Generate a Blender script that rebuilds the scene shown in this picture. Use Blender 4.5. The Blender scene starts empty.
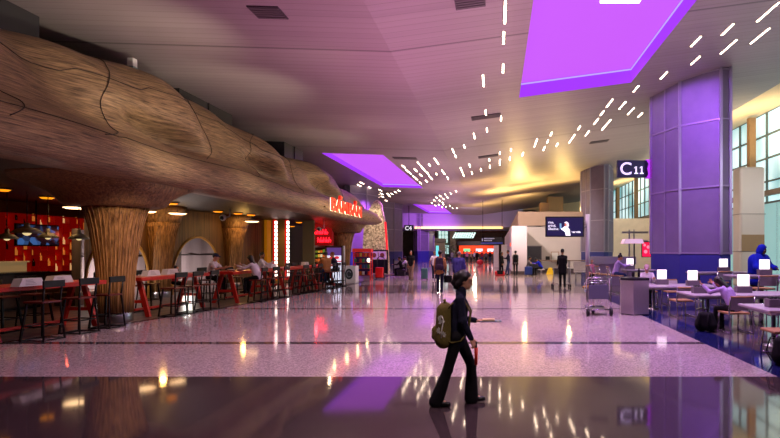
import bpy, bmesh, math, random
import numpy as np
from mathutils import Vector, Matrix, Euler
random.seed(7)
SC = bpy.context.scene
COL = SC.collection
PI = math.pi
# ------------------------------------------------------------------ camera numbers
F, VU, VV, CH = 520.0, 497.0, 250.0, 1.84      # focal length in px, vanishing point, eye height
def P(u, v, Y): return ((u-VU)*Y/F, Y, CH+(VV-v)*Y/F)
def G(u, v, z=0.0):
    Y = (CH-z)*F/(v-VV); return ((u-VU)*Y/F, Y, z)
cam = bpy.data.cameras.new('camera'); camo = bpy.data.objects.new('camera', cam); COL.objects.link(camo)
camo.location = (0, 0, CH); camo.rotation_euler = (PI/2, 0, 0)
cam.sensor_fit = 'HORIZONTAL'; cam.sensor_width = 36; cam.lens = 36*F/780
cam.shift_x = (390-VU)/780; cam.shift_y = (VV-219)/780
cam.clip_start = .1; cam.clip_end = 400
SC.camera = camo

# ------------------------------------------------------------------ materials
MATS = {}
def srgb(c):
    return tuple((x/255/12.92 if x/255 <= .04045 else ((x/255+.055)/1.055)**2.4) for x in c) + (1,)
def mat(name, rgb, rough=.5, metal=0, emit=0, ergb=None, noise=0, nscale=40, spec=.5, coat=0, trans=0, stretch=None, bump=0):
    if name in MATS: return MATS[name]
    m = bpy.data.materials.new(name); m.use_nodes = True
    nt = m.node_tree; b = nt.nodes['Principled BSDF']
    c = srgb(rgb)
    b.inputs['Base Color'].default_value = c
    b.inputs['Roughness'].default_value = rough
    b.inputs['Metallic'].default_value = metal
    b.inputs['Specular IOR Level'].default_value = spec
    if coat: b.inputs['Coat Weight'].default_value = coat; b.inputs['Coat Roughness'].default_value = .1
    if trans: b.inputs['Transmission Weight'].default_value = trans
    if emit:
        b.inputs['Emission Color'].default_value = srgb(ergb or rgb); b.inputs['Emission Strength'].default_value = emit
    if noise:
        tc = nt.nodes.new('ShaderNodeTexCoord'); mp = nt.nodes.new('ShaderNodeMapping')
        nt.links.new(tc.outputs['Object'], mp.inputs['Vector'])
        if stretch: mp.inputs['Scale'].default_value = stretch
        n = nt.nodes.new('ShaderNodeTexNoise'); n.inputs['Scale'].default_value = nscale; n.inputs['Detail'].default_value = 3
        nt.links.new(mp.outputs['Vector'], n.inputs['Vector'])
        mx = nt.nodes.new('ShaderNodeMix'); mx.data_type = 'RGBA'
        lo = tuple(max(0, x*(1-noise)) for x in c[:3])+(1,); hi = tuple(min(1, x*(1+noise)) for x in c[:3])+(1,)
        mx.inputs[6].default_value = lo; mx.inputs[7].default_value = hi
        mr = nt.nodes.new('ShaderNodeMapRange'); mr.inputs[1].default_value = .3; mr.inputs[2].default_value = .7
        nt.links.new(n.outputs['Fac'], mr.inputs[0]); nt.links.new(mr.outputs[0], mx.inputs[0])
        nt.links.new(mx.outputs[2], b.inputs['Base Color'])
        if bump:
            bp = nt.nodes.new('ShaderNodeBump'); bp.inputs['Strength'].default_value = bump; bp.inputs['Distance'].default_value = .02
            nt.links.new(n.outputs['Fac'], bp.inputs['Height']); nt.links.new(bp.outputs['Normal'], b.inputs['Normal'])
    MATS[name] = m
    return m
def fabric(rgb, name=None, n=.25):
    return mat(name or 'fabric_%d_%d_%d' % tuple(rgb), rgb, .85, noise=n, nscale=60, spec=.2)
skin_a = mat('skin_light', (196, 146, 118), .55, noise=.08, nscale=20, spec=.3)
skin_b = mat('skin_tan', (165, 112, 82), .55, noise=.08, nscale=20, spec=.3)
skin_c = mat('skin_dark', (84, 54, 40), .55, noise=.08, nscale=20, spec=.3)
hair_d = mat('hair_dark', (22, 17, 16), .45, noise=.3, nscale=90, stretch=(6, 6, 1))
hair_r = mat('hair_auburn', (120, 66, 36), .5, noise=.3, nscale=90, stretch=(6, 6, 1))
hair_g = mat('hair_grey', (120, 116, 118), .5, noise=.3, nscale=90, stretch=(6, 6, 1))
black = mat('black_plastic', (14, 14, 16), .45, noise=.2)
black_metal = mat('black_powder_metal', (17, 16, 17), .4, metal=.2, noise=.2, spec=.4)
steel = mat('brushed_steel', (168, 166, 172), .3, metal=1, noise=.12, nscale=12, stretch=(40, 40, 1))
chrome = mat('chrome_tube', (205, 205, 212), .18, metal=1, noise=.05)
white_p = mat('white_panel', (214, 210, 206), .6, noise=.04, nscale=8)
red_p = mat('red_lacquer', (176, 32, 22), .38, noise=.15, nscale=12)

# ------------------------------------------------------------------ mesh builder
class MB:
    def __init__(s): s.v = []; s.f = []; s.sm = []; s.mi = []
    def add(s, vs, fs, smooth=False, mi=0):
        o = len(s.v); s.v += [tuple(p) for p in vs]
        for f in fs: s.f.append(tuple(i+o for i in f)); s.sm.append(smooth); s.mi.append(mi)
        return s
    def box(s, lo, hi, mi=0, M=None, bev=0):
        x0, y0, z0 = lo; x1, y1, z1 = hi
        if bev:
            bm = bmesh.new(); bmesh.ops.create_cube(bm, size=1)
            for v in bm.verts: v.co = Vector(((x0+x1)/2+v.co.x*(x1-x0), (y0+y1)/2+v.co.y*(y1-y0), (z0+z1)/2+v.co.z*(z1-z0)))
            bmesh.ops.bevel(bm, geom=list(bm.edges), offset=bev, segments=2, profile=.5, affect='EDGES')
            vs = [v.co.copy() for v in bm.verts]; bm.verts.index_update()
            fs = [[v.index for v in f.verts] for f in bm.faces]; bm.free()
        else:
            vs = [Vector(p) for p in ((x0,y0,z0),(x1,y0,z0),(x1,y1,z0),(x0,y1,z0),(x0,y0,z1),(x1,y0,z1),(x1,y1,z1),(x0,y1,z1))]
            fs = [(0,3,2,1),(4,5,6,7),(0,1,5,4),(1,2,6,5),(2,3,7,6),(3,0,4,7)]
        if M: vs = [M @ v for v in vs]
        return s.add(vs, fs, False, mi)
    def prism(s, poly, z0, z1, mi=0):
        n = len(poly)
        vs = [(x, y, z0) for x, y in poly]+[(x, y, z1) for x, y in poly]
        fs = [tuple(range(n-1, -1, -1)), tuple(range(n, 2*n))]+[(i, (i+1) % n, n+(i+1) % n, n+i) for i in range(n)]
        return s.add(vs, fs, False, mi)
    def prism_ax(s, poly, a0, a1, ax='x', mi=0):
        n = len(poly)
        def q(p, a): return (a, p[0], p[1]) if ax == 'x' else (p[0], a, p[1])
        vs = [q(p, a0) for p in poly]+[q(p, a1) for p in poly]
        fs = [tuple(range(n-1, -1, -1)), tuple(range(n, 2*n))]+[(i, (i+1) % n, n+(i+1) % n, n+i) for i in range(n)]
        return s.add(vs, fs, False, mi)
    def tube(s, pts, r, n=8, mi=0, caps=True, smooth=True, flat=1):
        pts = [Vector(p) for p in pts]; m = len(pts)
        rs = r if isinstance(r, (list, tuple)) else [r]*m
        vs = []; up = None
        for i, p in enumerate(pts):
            t = (pts[min(i+1, m-1)]-pts[max(i-1, 0)])
            t = t.normalized() if t.length > 1e-9 else Vector((0, 0, 1))
            if up is None:
                a = Vector((0, 0, 1)) if abs(t.z) < .9 else Vector((1, 0, 0))
                e1 = t.cross(a).normalized()
            else:
                e1 = (up-t*up.dot(t)); e1 = e1.normalized() if e1.length > 1e-6 else t.orthogonal().normalized()
            up = e1; e2 = t.cross(e1)
            for k in range(n):
                a = 2*PI*k/n+PI/n; vs.append(p+e1*math.cos(a)*rs[i]+e2*math.sin(a)*rs[i]*flat)
        fs = [(i*n+k, i*n+(k+1) % n, (i+1)*n+(k+1) % n, (i+1)*n+k) for i in range(m-1) for k in range(n)]
        if caps: fs += [tuple(range(n-1, -1, -1)), tuple(range((m-1)*n, m*n))]
        return s.add(vs, fs, smooth, mi)
    def bar(s, a, b, w, d=None, mi=0):
        return s.tube([a, b], w*.7071, 4, mi, smooth=False, flat=(d or w)/w)
    def lathe(s, prof, c=(0, 0, 0), n=24, mi=0, smooth=True):
        vs = []; m = len(prof)
        for r, z in prof:
            for k in range(n):
                a = 2*PI*k/n; vs.append((c[0]+r*math.cos(a), c[1]+r*math.sin(a), c[2]+z))
        fs = [(i*n+k, i*n+(k+1) % n, (i+1)*n+(k+1) % n, (i+1)*n+k) for i in range(m-1) for k in range(n)]
        if prof[0][0] > 1e-4: fs.append(tuple(range(n-1, -1, -1)))
        if prof[-1][0] > 1e-4: fs.append(tuple(range((m-1)*n, m*n)))
        return s.add(vs, fs, smooth, mi)
    def ball(s, c, r, n=10, mi=0):
        rx, ry, rz = r if isinstance(r, (tuple, list)) else (r, r, r)
        m = max(4, n//2+1); vs = []; fs = []
        for i in range(m+1):
            t = PI*i/m
            for k in range(n):
                a = 2*PI*k/n; vs.append((c[0]+rx*math.sin(t)*math.cos(a), c[1]+ry*math.sin(t)*math.sin(a), c[2]-rz*math.cos(t)))
        fs = [(i*n+k, i*n+(k+1) % n, (i+1)*n+(k+1) % n, (i+1)*n+k) for i in range(m) for k in range(n)]
        return s.add(vs, fs, True, mi)
    def grid(s, pts, smooth=True, mi=0, flip=False):
        r = len(pts); c = len(pts[0]); vs = [p for row in pts for p in row]
        fs = [(i*c+j, i*c+j+1, (i+1)*c+j+1, (i+1)*c+j) for i in range(r-1) for j in range(c-1)]
        if flip: fs = [f[::-1] for f in fs]
        return s.add(vs, fs, smooth, mi)
    def build(s, name, mats, parent=None, M=None):
        me = bpy.data.meshes.new(name); me.from_pydata(s.v, [], s.f)
        me.polygons.foreach_set('use_smooth', s.sm); me.polygons.foreach_set('material_index', s.mi)
        for m in (mats if isinstance(mats, (list, tuple)) else [mats]): me.materials.append(m)
        me.validate(); me.update()
        o = bpy.data.objects.new(name, me); COL.objects.link(o)
        if parent: o.parent = parent
        return o
def tag(o, label=None, cat=None, group=None, kind=None):
    if label: o['label'] = label
    if cat: o['category'] = cat
    if group: o['group'] = group
    if kind: o['kind'] = kind
    return o
def thing(name, label, cat, loc=(0, 0, 0), rz=0, group=None):
    o = bpy.data.objects.new(name, None); COL.objects.link(o); o.empty_display_size = .1
    o.location = loc; o.rotation_euler = (0, 0, rz)
    return tag(o, label, cat, group)
def dup(o, loc=None, rz=None, label=None, group=None, parent=None):
    c = o.copy(); COL.objects.link(c)
    if parent: c.parent = parent
    if loc is not None: c.location = loc
    if rz is not None: c.rotation_euler = (0, 0, rz)
    if label: c['label'] = label
    if group: c['group'] = group
    for ch in [x for x in COL.objects if x.parent == o]: dup(ch, parent=c)
    return c
def struct(o): o['kind'] = 'structure'; return o
def text_mesh(s, size, extrude, matl, name, parent=None, M=None, sx=1, offset=0, align='LEFT', sp=1.0):
    cu = bpy.data.curves.new(name, 'FONT'); cu.body = s; cu.size = size; cu.extrude = extrude; cu.offset = offset; cu.align_x = align; cu.space_character = sp
    t = bpy.data.objects.new(name+'_t', cu); COL.objects.link(t)
    dg = bpy.context.evaluated_depsgraph_get(); dg.update()
    me = bpy.data.meshes.new_from_object(t.evaluated_get(dg)); COL.objects.unlink(t); bpy.data.objects.remove(t)
    me.transform(Matrix.Diagonal((sx, 1, 1, 1)))
    if M: me.transform(M)
    me.materials.clear(); me.materials.append(matl); me.name = name
    o = bpy.data.objects.new(name, me); COL.objects.link(o)
    if parent: o.parent = parent
    return o
FACE_CAM = Matrix.Rotation(PI/2, 4, 'X')                                  # text reading towards -Y
FACE_HALL = Matrix.Rotation(PI/2, 4, 'Z') @ Matrix.Rotation(PI/2, 4, 'X')  # text reading towards +X
def spot(name, loc, target, energy, color, angle=60, blend=.6, r=.1):
    l = bpy.data.lights.new(name, 'SPOT'); l.energy = energy; l.color = color; l.spot_size = math.radians(angle); l.spot_blend = blend; l.shadow_soft_size = r
    o = bpy.data.objects.new(name, l); COL.objects.link(o); o.location = loc
    o.rotation_euler = (Vector(target)-Vector(loc)).to_track_quat('-Z', 'Y').to_euler(); return o
def point(name, loc, energy, color, r=.08):
    l = bpy.data.lights.new(name, 'POINT'); l.energy = energy; l.color = color; l.shadow_soft_size = r
    o = bpy.data.objects.new(name, l); COL.objects.link(o); o.location = loc; return o

# ------------------------------------------------------------------ implicit surfaces (bodies are grown as one skin)
def smin(a, b, k):
    h = np.clip(.5+.5*(b-a)/k, 0, 1); return b*(1-h)+a*h-k*h*(1-h)
def sdf_caps(X, prims, k):
    d = None
    for pr in prims:
        if pr[0] == 'c':
            _, a, b, r1, r2 = pr[:5]; a = np.array(a, float); b = np.array(b, float); ab = b-a
            t = np.clip(((X-a) @ ab)/max(ab @ ab, 1e-9), 0, 1)
            q = np.linalg.norm(X-a-t[..., None]*ab, axis=-1)-(r1+(r2-r1)*t)
        else:
            _, c, r, R = pr[:4]; L = (X-np.array(c, float))
            if R is not None: L = L @ np.array(R)
            r = np.array(r, float); n = np.linalg.norm(L/r, axis=-1); q = (n-1)*r.min()
            kk = np.linalg.norm(L/(r*r), axis=-1); q = np.where(n > 1e-6, n*(n-1)/np.maximum(kk, 1e-9), -r.min())
        d = q if d is None else smin(d, q, k)
    return d
def bounds(prims, pad):
    lo = np.full(3, 1e9); hi = np.full(3, -1e9)
    for pr in prims:
        if pr[0] == 'c': pts = [(pr[1], max(pr[3], pr[4])), (pr[2], max(pr[3], pr[4]))]
        else: pts = [(pr[1], max(pr[2]))]
        for p, r in pts: lo = np.minimum(lo, np.array(p)-r); hi = np.maximum(hi, np.array(p)+r)
    return lo-pad, hi+pad
def nets(prims, res, k, cut=None):
    lo, hi = bounds(prims, res*2.5)
    n = np.ceil((hi-lo)/res).astype(int)+1
    ax = [lo[i]+res*np.arange(n[i]) for i in range(3)]
    X = np.stack(np.meshgrid(*ax, indexing='ij'), -1)
    d = sdf_caps(X, prims, k)
    if cut is not None: d = np.maximum(d, cut(X))
    ins = d < 0
    cs = np.zeros(np.array(d.shape)-1, int); acc = np.zeros(cs.shape+(3,)); cnt = np.zeros(cs.shape)
    off = [(i, j, l) for i in (0, 1) for j in (0, 1) for l in (0, 1)]
    sl = lambda o: tuple(slice(o[q], d.shape[q]-1+o[q]) for q in range(3))
    for o in off: cs += ins[sl(o)]
    act = (cs > 0) & (cs < 8)
    for o in off:
        for q in range(3):
            if o[q] == 0:
                o2 = list(o); o2[q] = 1
                a = d[sl(o)]; b = d[sl(o2)]; m = (a < 0) != (b < 0)
                t = np.where(m, a/np.where(m, a-b, 1), 0)
                for w in range(3):
                    acc[..., w] += np.where(m, o[w]+(t if w == q else 0), 0)
                cnt += m
    idx = np.argwhere(act); ids = -np.ones(cs.shape, int); ids[act] = np.arange(len(idx))
    V = lo+res*(idx+acc[act]/cnt[act][:, None])
    fs = []
    for q in range(3):
        a = ins[tuple(slice(0, -1) if w == q else slice(1, -1) for w in range(3))]
        b = ins[tuple(slice(1, None) if w == q else slice(1, -1) for w in range(3))]
        e = np.argwhere(a != b)
        if len(e) == 0: continue
        sg = a[tuple(e.T)]
        base = e.copy()
        for w in range(3):
            if w != q: base[:, w] += 1
        u, w = [(1, 2), (2, 0), (0, 1)][q]
        def cid(du, dw):
            c = base.copy(); c[:, u] -= du; c[:, w] -= dw; return ids[tuple(c.T)]
        Q = np.stack([cid(1, 1), cid(0, 1), cid(0, 0), cid(1, 0)], 1)
        Q[~sg] = Q[~sg][:, ::-1]
        fs.append(Q)
    return V, np.concatenate(fs)
def mesh_of(name, V, Fc, m, parent=None):
    me = bpy.data.meshes.new(name); me.from_pydata(V.tolist(), [], Fc.tolist())
    me.polygons.foreach_set('use_smooth', [True]*len(me.polygons)); me.materials.append(m); me.update()
    o = bpy.data.objects.new(name, me); COL.objects.link(o)
    if parent: o.parent = parent
    return o

# ------------------------------------------------------------------ people
def hand_prims(w, fd, side_v, palm_n, s, curl=.35):
    """w wrist, fd pointing along forearm, side_v towards the thumb, palm_n out of the palm."""
    w = np.array(w, float); fd = np.array(fd, float)/np.linalg.norm(fd)
    sv = np.array(side_v, float); sv -= fd*(sv @ fd); sv /= np.linalg.norm(sv)
    pn = np.cross(fd, sv)
    if pn @ np.array(palm_n, float) < 0: pn = -pn
    pr = []
    for k, o in enumerate((.030, .010, -.010, -.030)):
        base = w+fd*.085*s+sv*o*s
        pr.append(('c', w+fd*.015*s+sv*o*.75*s, base, .014*s, .012*s))
        L = (.068, .078, .072, .055)[k]*s; c = curl*(1+.12*k)
        d1 = fd*math.cos(c*.5)+pn*math.sin(c*.5); d2 = fd*math.cos(c*1.3)+pn*math.sin(c*1.3); d3 = fd*math.cos(c*2)+pn*math.sin(c*2)
        p1 = base+d1*L*.45; p2 = p1+d2*L*.32; p3 = p2+d3*L*.23
        pr += [('c', base, p1, .0095*s, .0088*s), ('c', p1, p2, .0088*s, .008*s), ('c', p2, p3, .008*s, .0065*s)]
    tb = w+fd*.03*s+sv*.032*s; t1 = tb+(fd*.55+sv*.75)*.04*s+pn*.008*s; t2 = t1+(fd*.85+sv*.25+pn*.3*curl)*.035*s
    pr += [('c', tb, t1, .014*s, .0105*s), ('c', t1, t2, .0105*s, .008*s)]
    return pr

def person(label, loc, heading, H=1.75, top=None, bottom=None, shoe=None, hair=None, skin=skin_a, legs=((8, 6), (-8, 6)),
           arms=((4, 6, 12), (4, 6, 12)), lean=2, head=(0, 5, 0), sit=None, res=.02, sleeve='long', flare=0, hairstyle='short',
           build=1.0, top_len=0, group=None, feet=(0, 0), elbow_in=(0, 0), hand_curl=(.5, .5), hood=False, cat='person', beard=False, splay=.0, palm_up=(0, 0), collar=False, cap=None):
    s = H/1.75; rad = math.radians
    root = thing('person', label, cat, loc, heading, group)
    up = np.array((math.sin(rad(lean)), 0, math.cos(rad(lean)))); fw = np.array((math.cos(rad(lean)), 0, -math.sin(rad(lean))))
    Yv = np.array((0, 1., 0))
    pel = np.zeros(3); waist = pel+up*.14*s; chest = pel+up*.34*s; nb = pel+up*.53*s
    sh = [nb-up*.062*s+Yv*(.158*s*sg*(1+(build-1)*.6)) for sg in (1, -1)]
    hips = [pel+Yv*.09*s*sg+np.array((0, 0, -.03*s)) for sg in (1, -1)]
    knees = []; ank = []; fdir = []
    for i, (a, k) in enumerate(legs):
        sg = (1, -1)[i]; a1 = rad(a); a2 = rad(a-k); sp = splay*sg
        kn = hips[i]+np.array((math.sin(a1), sp, -math.cos(a1)))*.43*s
        an = kn+np.array((math.sin(a2), sp*.3, -math.cos(a2)))*.41*s
        knees.append(kn); ank.append(an); f = rad(feet[i]); fdir.append(np.array((math.cos(f), .12*sg, math.sin(f))))
    elb = []; wri = []; fad = []
    for i, (a, ab, e) in enumerate(arms):
        sg = (1, -1)[i]; a1 = rad(a+lean); b = rad(ab)
        d1 = np.array((math.sin(a1)*math.cos(b), sg*math.sin(b), -math.cos(a1)*math.cos(b)))
        a2 = a1+rad(e); ii = elbow_in[i]
        d2 = np.array((math.sin(a2), -sg*ii, -math.cos(a2))); d2 /= np.linalg.norm(d2)
        el = sh[i]+d1*.285*s; elb.append(el); wri.append(el+d2*.25*s); fad.append(d2)
    hp = rad(head[1]+lean); hc0 = nb+np.array((math.sin(hp*.7)*.06, 0, .055))*s
    hc = hc0+np.array((math.sin(hp), 0, math.cos(hp)))*.118*s
    yaw = rad(head[0]); pit = rad(head[1]+lean*.4)
    R = np.array(Matrix.Rotation(yaw, 3, 'Z') @ Matrix.Rotation(pit, 3, 'Y'))
    hp_ = lambda x, y, z: hc+R @ (np.array((x, y, z))*s)
    E = lambda c, r: ('e', hp_(*c), np.array(r)*s, R)
    fine = res <= .02
    sk = [E((-.008, 0, .022), (.097, .076, .1)), E((.022, 0, -.05), (.066, .054, .066)), ('c', hc0-up*.05*s, hp_(-.02, 0, -.05), .055*s, .052*s),
          ('c', hp_(.087, 0, .015), hp_(.108, 0, -.022), .012*s, .016*s), E((.075, 0, -.085), (.025, .024, .02)), E((.088, 0, -.055), (.016, .026, .012)),
          E((.07, 0, .035), (.032, .06, .014)), E((-.005, .078, -.005), (.02, .012, .032)), E((-.005, -.078, -.005), (.02, .012, .032))]
    # hidden trunk and limbs so that the body is one continuous figure
    for i in (0, 1):
        sg = (1, -1)[i]
        sk += [('c', chest+Yv*.06*sg*s, pel+Yv*.05*sg*s, .085*s*build, .085*s*build), ('c', nb-up*.04*s, sh[i], .05*s, .045*s), ('c', sh[i], elb[i], .042*s, .034*s), ('c', elb[i], wri[i], .036*s, .024*s),
               ('c', hips[i], knees[i], .07*s, .046*s), ('c', knees[i], ank[i], .046*s, .032*s), ('c', ank[i], ank[i]+fdir[i]*.1*s-np.array((0, 0, .03*s)), .03*s, .025*s)]
    V, Fc = nets(sk, max(res, .009), .02*s)
    parts = [(V, Fc)]
    for i in (0, 1):
        sg = (1, -1)[i]
        tv = np.array((0, -sg*.9, 0))+np.array((.7, 0, .2)) if not palm_up[i] else np.array((0, sg*1., 0))
        pn = np.array((-.2, -sg*1., 0.)) if not palm_up[i] else np.array((0, 0, 1.))
        hv = hand_prims(wri[i], fad[i], tv, pn, s*1.0, hand_curl[i])
        parts.append(nets(hv, .0045 if res <= .013 else (.007 if fine else .011), .006))
    tot = 0; VV_ = []; FF_ = []
    for a, b in parts: VV_.append(a); FF_.append(b+tot); tot += len(a)
    o = mesh_of('body', np.concatenate(VV_), np.concatenate(FF_), skin, root)
    # clothes
    bt = []
    for i in (0, 1):
        sg = (1, -1)[i]
        r_end = (.058+flare)*s
        low = ank[i]+(ank[i]-knees[i])/np.linalg.norm(ank[i]-knees[i])*.03*s
        bt += [('c', pel+Yv*.055*sg*s+up*.08*s, hips[i], .105*s*build, .105*s*build), ('c', hips[i], knees[i], .09*s*build, .064*s), ('c', knees[i], low, .062*s, r_end)]
    V, Fc = nets(bt, res, .03*s); mesh_of('trousers', V, Fc, bottom, root)
    tp = []
    for i in (0, 1):
        sg = (1, -1)[i]
        tp += [('c', chest+Yv*.075*sg*s*build+up*.03*s, waist+Yv*.06*sg*s*build, .115*s*build, .105*s*build), ('c', waist+Yv*.06*sg*s, pel+Yv*.065*sg*s-up*(.02+top_len)*s, .105*s*build, .118*s*build),
               ('c', nb-up*.02*s, sh[i]-up*.012*s, .06*s, .05*s*min(build, 1.25))]
        if sleeve == 'long': tp += [('c', sh[i], elb[i], .054*s*build, .048*s*build), ('c', elb[i], wri[i]-fad[i]*.012*s, .05*s*build, .038*s*build)]
        elif sleeve == 'short': tp += [('c', sh[i], sh[i]+(elb[i]-sh[i])*.7, .055*s*build, .056*s*build)]
    if collar: tp += [('c', nb+up*.0*s+Yv*.03*sg*s, nb+up*.055*s+Yv*.03*sg*s+fw*.01*s, .052*s, .05*s) for sg in (1, -1)]
    if hood: tp += [E((-.02, 0, .035), (.125, .108, .125)), ('c', hc0-fw*.03*s, hp_(-.05, 0, -.06), .09*s, .1*s)]
    cutf = None
    if hood:
        fc = hp_(.15, 0, -.02)
        cutf = lambda X: .118*s-np.linalg.norm((X-fc)*np.array((1, 1, .85)), axis=-1)
    V, Fc = nets(tp, res, .035*s, cutf); mesh_of('jacket' if sleeve == 'long' and top_len else 'shirt', V, Fc, top, root)
    for i in (0, 1):
        fd = fdir[i]; a = ank[i]; dn = np.array((math.sin(rad(feet[i])), 0, -math.cos(rad(feet[i]))))
        pr = [('c', a+dn*.045*s-fd*.045*s, a+dn*.05*s+fd*.15*s, .04*s, .034*s), ('c', a+dn*.015*s, a+dn*.04*s+fd*.06*s, .043*s, .04*s)]
        V, Fc = nets(pr, min(res, .018), .02*s); mesh_of('shoe', V, Fc, shoe, root)
    if hair is not None:
        hr = [E((-.022, 0, .038), (.104, .087, .102))]
        if hairstyle == 'bald': hr = [E((-.022, 0, .02), (.1, .084, .08))]
        if hairstyle in ('bun', 'ponytail'): hr.append(E((-.105, 0, .03) if hairstyle == 'ponytail' else (-.05, 0, .15), (.05, .05, .05)))
        if hairstyle == 'ponytail': hr += [('c', hp_(-.09, 0, .02), hp_(-.085, 0, -.1), .06*s, .045*s), E((-.125, 0, -.05), (.045, .05, .045))]+[('c', hp_(.01, y, .05), hp_(-.055, y*.9, -.05), .03*s, .04*s) for y in (-.066, .066)]
        if hairstyle == 'long':
            for y in (-.05, 0, .05): hr += [('c', hp_(-.06, y, .03), hp_(-.07, y*1.1, -.22), .055*s, .03*s)]
            hr += [('c', hp_(-.01, .075, .03), hp_(-.02, .08, -.16), .035*s, .022*s), ('c', hp_(-.01, -.075, .03), hp_(-.02, -.08, -.16), .035*s, .022*s)]
        fc = hp_(.13, 0, -.03)
        cutf = lambda X: (.112*s)-np.linalg.norm((X-fc), axis=-1)
        V, Fc = nets(hr, min(res, .014), .02*s, cutf); mesh_of('hair', V, Fc, hair, root)
        if beard:
            V, Fc = nets([E((.045, 0, -.085), (.045, .05, .035))], .012, .01); mesh_of('beard', V, Fc, hair, root)
    if cap is not None:
        cp = [E((-.015, 0, .05), (.108, .092, .085)), ('c', hp_(.07, -.03, .06), hp_(.15, -.02, .05), .022*s, .012*s), ('c', hp_(.07, .03, .06), hp_(.15, .02, .05), .022*s, .012*s), ('c', hp_(.07, 0, .06), hp_(.16, 0, .05), .022*s, .012*s)]
        c0 = hp_(0, 0, .035); nz = R @ np.array((.15, 0, 1.))
        V, Fc = nets(cp, .012, .01, lambda X: -((X-c0) @ nz)); mesh_of('cap', V, Fc, cap, root)
    if fine:
        for y in (-.03, .03):
            e = MB().ball(tuple(hp_(.079, y, .006)), (.011*s, .014*s, .008*s), 8).ball(tuple(hp_(.087, y, .006)), (.004*s, .006*s, .006*s), 8, mi=1).build('eye', [mat('eye_white', (206, 196, 190), .3), mat('eye_dark', (25, 18, 16), .2)], root)
            MB().tube([tuple(hp_(.098, y-.018, .026)), tuple(hp_(.099, y, .031)), tuple(hp_(.09, y+.018 if y > 0 else y+.018, .026))], .0035*s, 5).build('eyebrow', hair or hair_d, root)
        MB().ball(tuple(hp_(.1, 0, -.056)), (.006*s, .021*s, .007*s), 8).build('lips', mat('lips_rose', (150, 74, 70), .4), root)
    low = min(a[2] for a in ank)-.085*s
    root.location = (loc[0], loc[1], loc[2]-low if sit is None else sit+.11*s)
    root['_j'] = 0
    del root['_j']
    J = dict(root=root, hc=hc, wri=wri, sh=sh, chest=chest, pel=pel, up=up, fw=fw, nb=nb, ank=ank, fad=fad)
    return J
def world_of(J, p):
    r = J['root']; a = r.rotation_euler.z
    x, y, z = p
    return (r.location.x+x*math.cos(a)-y*math.sin(a), r.location.y+x*math.sin(a)+y*math.cos(a), r.location.z+z)
# ================================================================== THE SETTING
def N(nt, t, **kw):
    n = nt.nodes.new(t)
    for k, v in kw.items(): setattr(n, k, v)
    return n
def mth(nt, op, a, b=None, c=None):
    n = nt.nodes.new('ShaderNodeMath'); n.operation = op
    for i, x in enumerate((a, b, c)):
        if x is None: continue
        if isinstance(x, (int, float)): n.inputs[i].default_value = x
        else: nt.links.new(x, n.inputs[i])
    return n.outputs[0]
def mixc(nt, f, a, b):
    n = nt.nodes.new('ShaderNodeMix'); n.data_type = 'RGBA'
    for i, x in ((0, f), (6, a), (7, b)):
        if isinstance(x, (int, float)) or isinstance(x, tuple): n.inputs[i].default_value = x
        else: nt.links.new(x, n.inputs[i])
    return n.outputs[2]

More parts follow.
